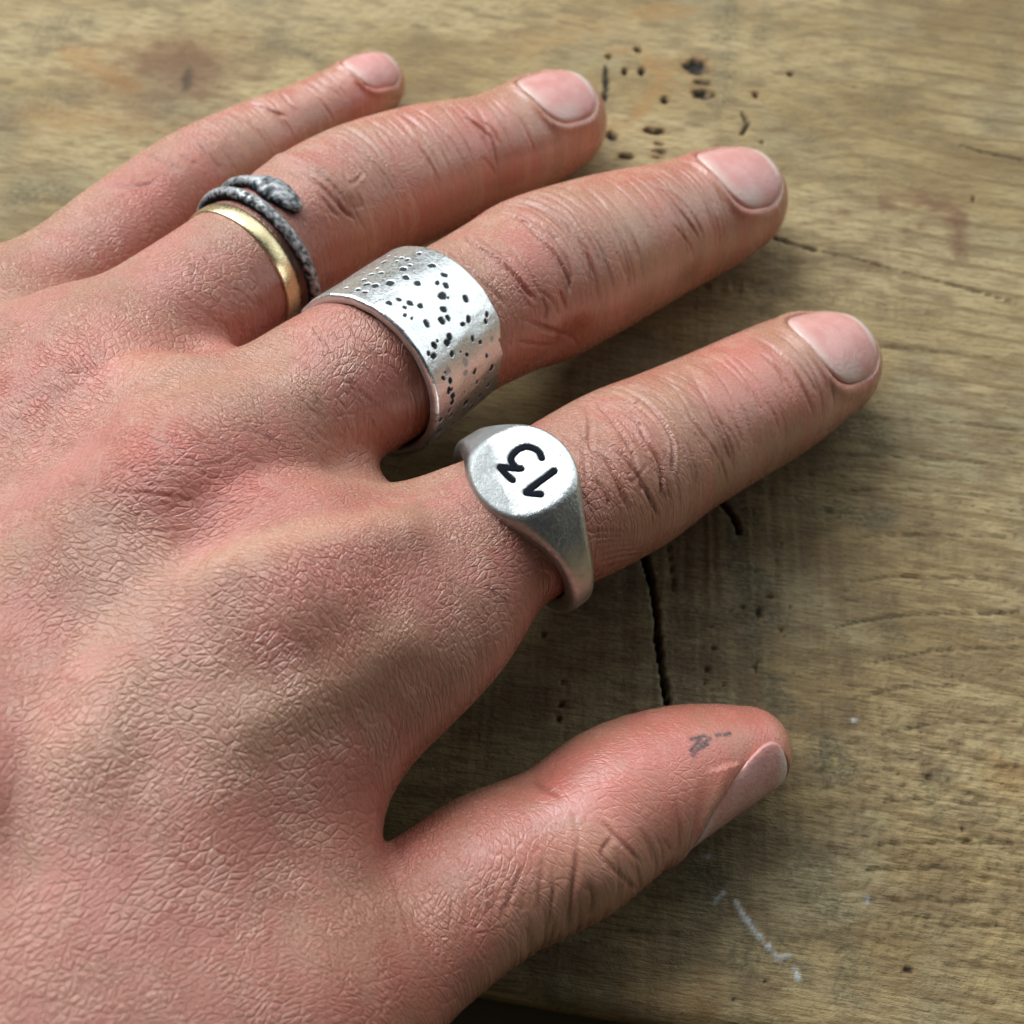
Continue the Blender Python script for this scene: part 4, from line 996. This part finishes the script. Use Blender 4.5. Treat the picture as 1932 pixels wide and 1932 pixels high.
# -- gold band and coiled snake ring on the ring finger
P, R = resample(*tubes['ring'], 60)
def tube_mesh(cen, n1, n2, r1, r2, m=20, close=False):
    K = len(cen); t = np.linspace(0, 2*math.pi, m, endpoint=False)
    v = cen[:, None] + n1[:, None]*(np.cos(t)[None, :, None]*r1[:, None, None]) + n2[:, None]*(np.sin(t)[None, :, None]*r2[:, None, None])
    i, j = np.meshgrid(np.arange(K if close else K-1), np.arange(m), indexing='ij'); i1 = (i+1) % K; j1 = (j+1) % m
    f = np.stack([i*m+j, i*m+j1, i1*m+j1, i1*m+j], -1).reshape(-1, 4)
    return v.reshape(-1, 3), f
cg = at(458, 512, 20.7)
ax_ = at(466+82, 490-56, 18.9) - at(466-82, 490+56, 22.4)
c, a, b, n = frame_of(cg, ax_)
Rg = 134*mmpx(c)
t = np.linspace(0, 2*math.pi, 320, endpoint=False)
rd = np.sin(t)[:, None]*b + np.cos(t)[:, None]*n
# D-shaped section, rounded outside
prof = [(1.25, -.45), (1.15, .05), (.75, .2), (.0, .25), (-.75, .2), (-1.15, .05), (-1.25, -.45), (-1.15, -.8), (0, -.9), (1.15, -.8)]
pr, _ = resample(np.array([(x, y, 0) for x, y in prof + prof[:1]]), np.zeros(11), 41); pr = pr[:-1]
vv = (c + rd[:, None]*(Rg - .42 + pr[None, :, 1, None]) + a*pr[None, :, 0, None]).reshape(-1, 3)
m = len(pr); i, j = np.meshgrid(np.arange(320), np.arange(m), indexing='ij'); i1 = (i+1) % 320; j1 = (j+1) % m
f = np.stack([i*m+j, i*m+j1, i1*m+j1, i1*m+j], -1).reshape(-1, 4)
o = mesh_obj('gold_ring', vv, f, gold, attrs={'dark': np.zeros(len(vv))})
tag(o, 'plain pale gold band below the coiled snake, on the ring finger', 'ring')

K = 900
ph = np.linspace(-2.2, 2*math.pi + .58, K)
axo = 2.6 + 3.3*(np.clip((ph - .9)/4.6, 0, 1))**1.2
hd = np.clip((ph - (2*math.pi - .36))/.88, 0, 1)
rw = .82 + .03*np.sin(ph*40) ; rh = .80 + 0*ph
rw = rw + 1.05*np.interp(hd, [0, .2, .42, .6, .85, 1], [0, .4, 1, .95, .45, -.1]); rh = rh + .35*np.interp(hd, [0, .3, .6, 1], [0, 1, .6, -.6])
tp = np.clip((1-hd)/.05, 0, 1)**.5; rw *= tp; rh *= tp
tl = np.clip((ph+2.2)/.5, .15, 1); rw *= tl; rh *= tl
rad = np.sin(ph)[:, None]*b + np.cos(ph)[:, None]*n
cen = c + rad*(Rg + .25 + .35*hd)[:, None] + a*axo[:, None]
snake = bpy.data.objects.new('snake_ring', None); SC.collection.objects.link(snake)
tag(snake, 'oxidised silver ring coiled like a snake, above the gold band', 'ring')
def snake_part(name, sel):
    kk = np.nonzero(sel)[0]; m = 30
    v, f = tube_mesh(cen[kk], np.tile(a, (len(kk), 1)), rad[kk], rw[kk], rh[kk], m)
    tt = np.tile(np.linspace(0, 2*math.pi, m, endpoint=False), len(kk)); pp = np.repeat(ph[kk], m)
    sc_ = vnoise(pp*26+90, tt*3+pp*8, 21); sc2 = vnoise(pp*60+9, tt*7, 22)
    vn = np.repeat(rad[kk], m, 0)*np.sin(tt)[:, None] + a*np.cos(tt)[:, None]
    v = v + vn*((.06*sc_ + .02*sc2)*np.repeat(1-.5*hd[kk], m))[:, None]
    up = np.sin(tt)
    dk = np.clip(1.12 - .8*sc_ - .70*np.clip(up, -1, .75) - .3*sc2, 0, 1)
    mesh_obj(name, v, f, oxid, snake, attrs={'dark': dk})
snake_part('coil', ph <= 2*math.pi - .30)
snake_part('head', ph >= 2*math.pi - .31)

from mathutils import Matrix
for e_, p_ in ((sig, P_SIG), (snake, c)):           # the empties stand at the rings' centres
    e_.location = Vector(p_)*MM
    for ch in e_.children: ch.matrix_parent_inverse = Matrix.Translation(-Vector(p_)*MM)
# ------------------------------------------------------------------ hairs on the hand
hv_, hf_ = [], []
def hair(vw, x, y, ang, ln, r=.034):
    s = VW[vw][2]; x, y = conv(vw, [(x, y)])[0]; a = math.radians(ang)
    pts = [(x + math.cos(a)*ln*s*t, y + math.sin(a)*ln*s*t) for t in (0, .35, .7, 1)]
    P = [hit(*q) for q in pts]
    if any(q is None for q in P): return
    P = np.array(P)
    if np.linalg.norm(np.diff(P, axis=0), axis=1).max() > 3: return
    P += np.array([0, -.25, .9])*np.array([.12, .32, .42, .40])[:, None] + RNG.normal(0, .05, (4, 3))
    d = nrm(P[-1]-P[0]); u = nrm(np.cross(d, FWD)); w_ = np.cross(d, u)
    base = len(hv_)
    for k in range(4):
        rk = r*(1, .9, .7, .25)[k]
        for t in range(3): hv_.append(P[k] + rk*(u*math.cos(t*2.094) + w_*math.sin(t*2.094)))
    for k in range(3):
        for t in range(3): hf_.append((base+3*k+t, base+3*k+(t+1) % 3, base+3*k+3+(t+1) % 3, base+3*k+3+t))
for k in range(20): hair('Q2', rr.uniform(40, 800), rr.uniform(830, 1700), 58+rr.gauss(0, 9), rr.uniform(70, 150))
for k in range(14): hair('Q1', rr.uniform(80, 1000), rr.uniform(900, 1750), 45+rr.gauss(0, 9), rr.uniform(90, 190))
for k in range(5): hair('Z4', rr.uniform(200, 1000), rr.uniform(900, 1700), 50+rr.gauss(0, 25), rr.uniform(40, 100))
hair('Z6', 1165, 150, 28, 105, .045); hair('Z6', 950, 1020, 35, 28, .06); hair('Z4', 590, 1560, 10, 90, .045); hair('Z4', 640, 1580, 40, 100, .045)
hairm, nt, B = mat('hair'); B.inputs['Base Color'].default_value = (.035, .020, .012, 1); B.inputs['Roughness'].default_value = .5
o = mesh_obj('hair', hv_, hf_, hairm, hand); tag(o, kind='stuff')
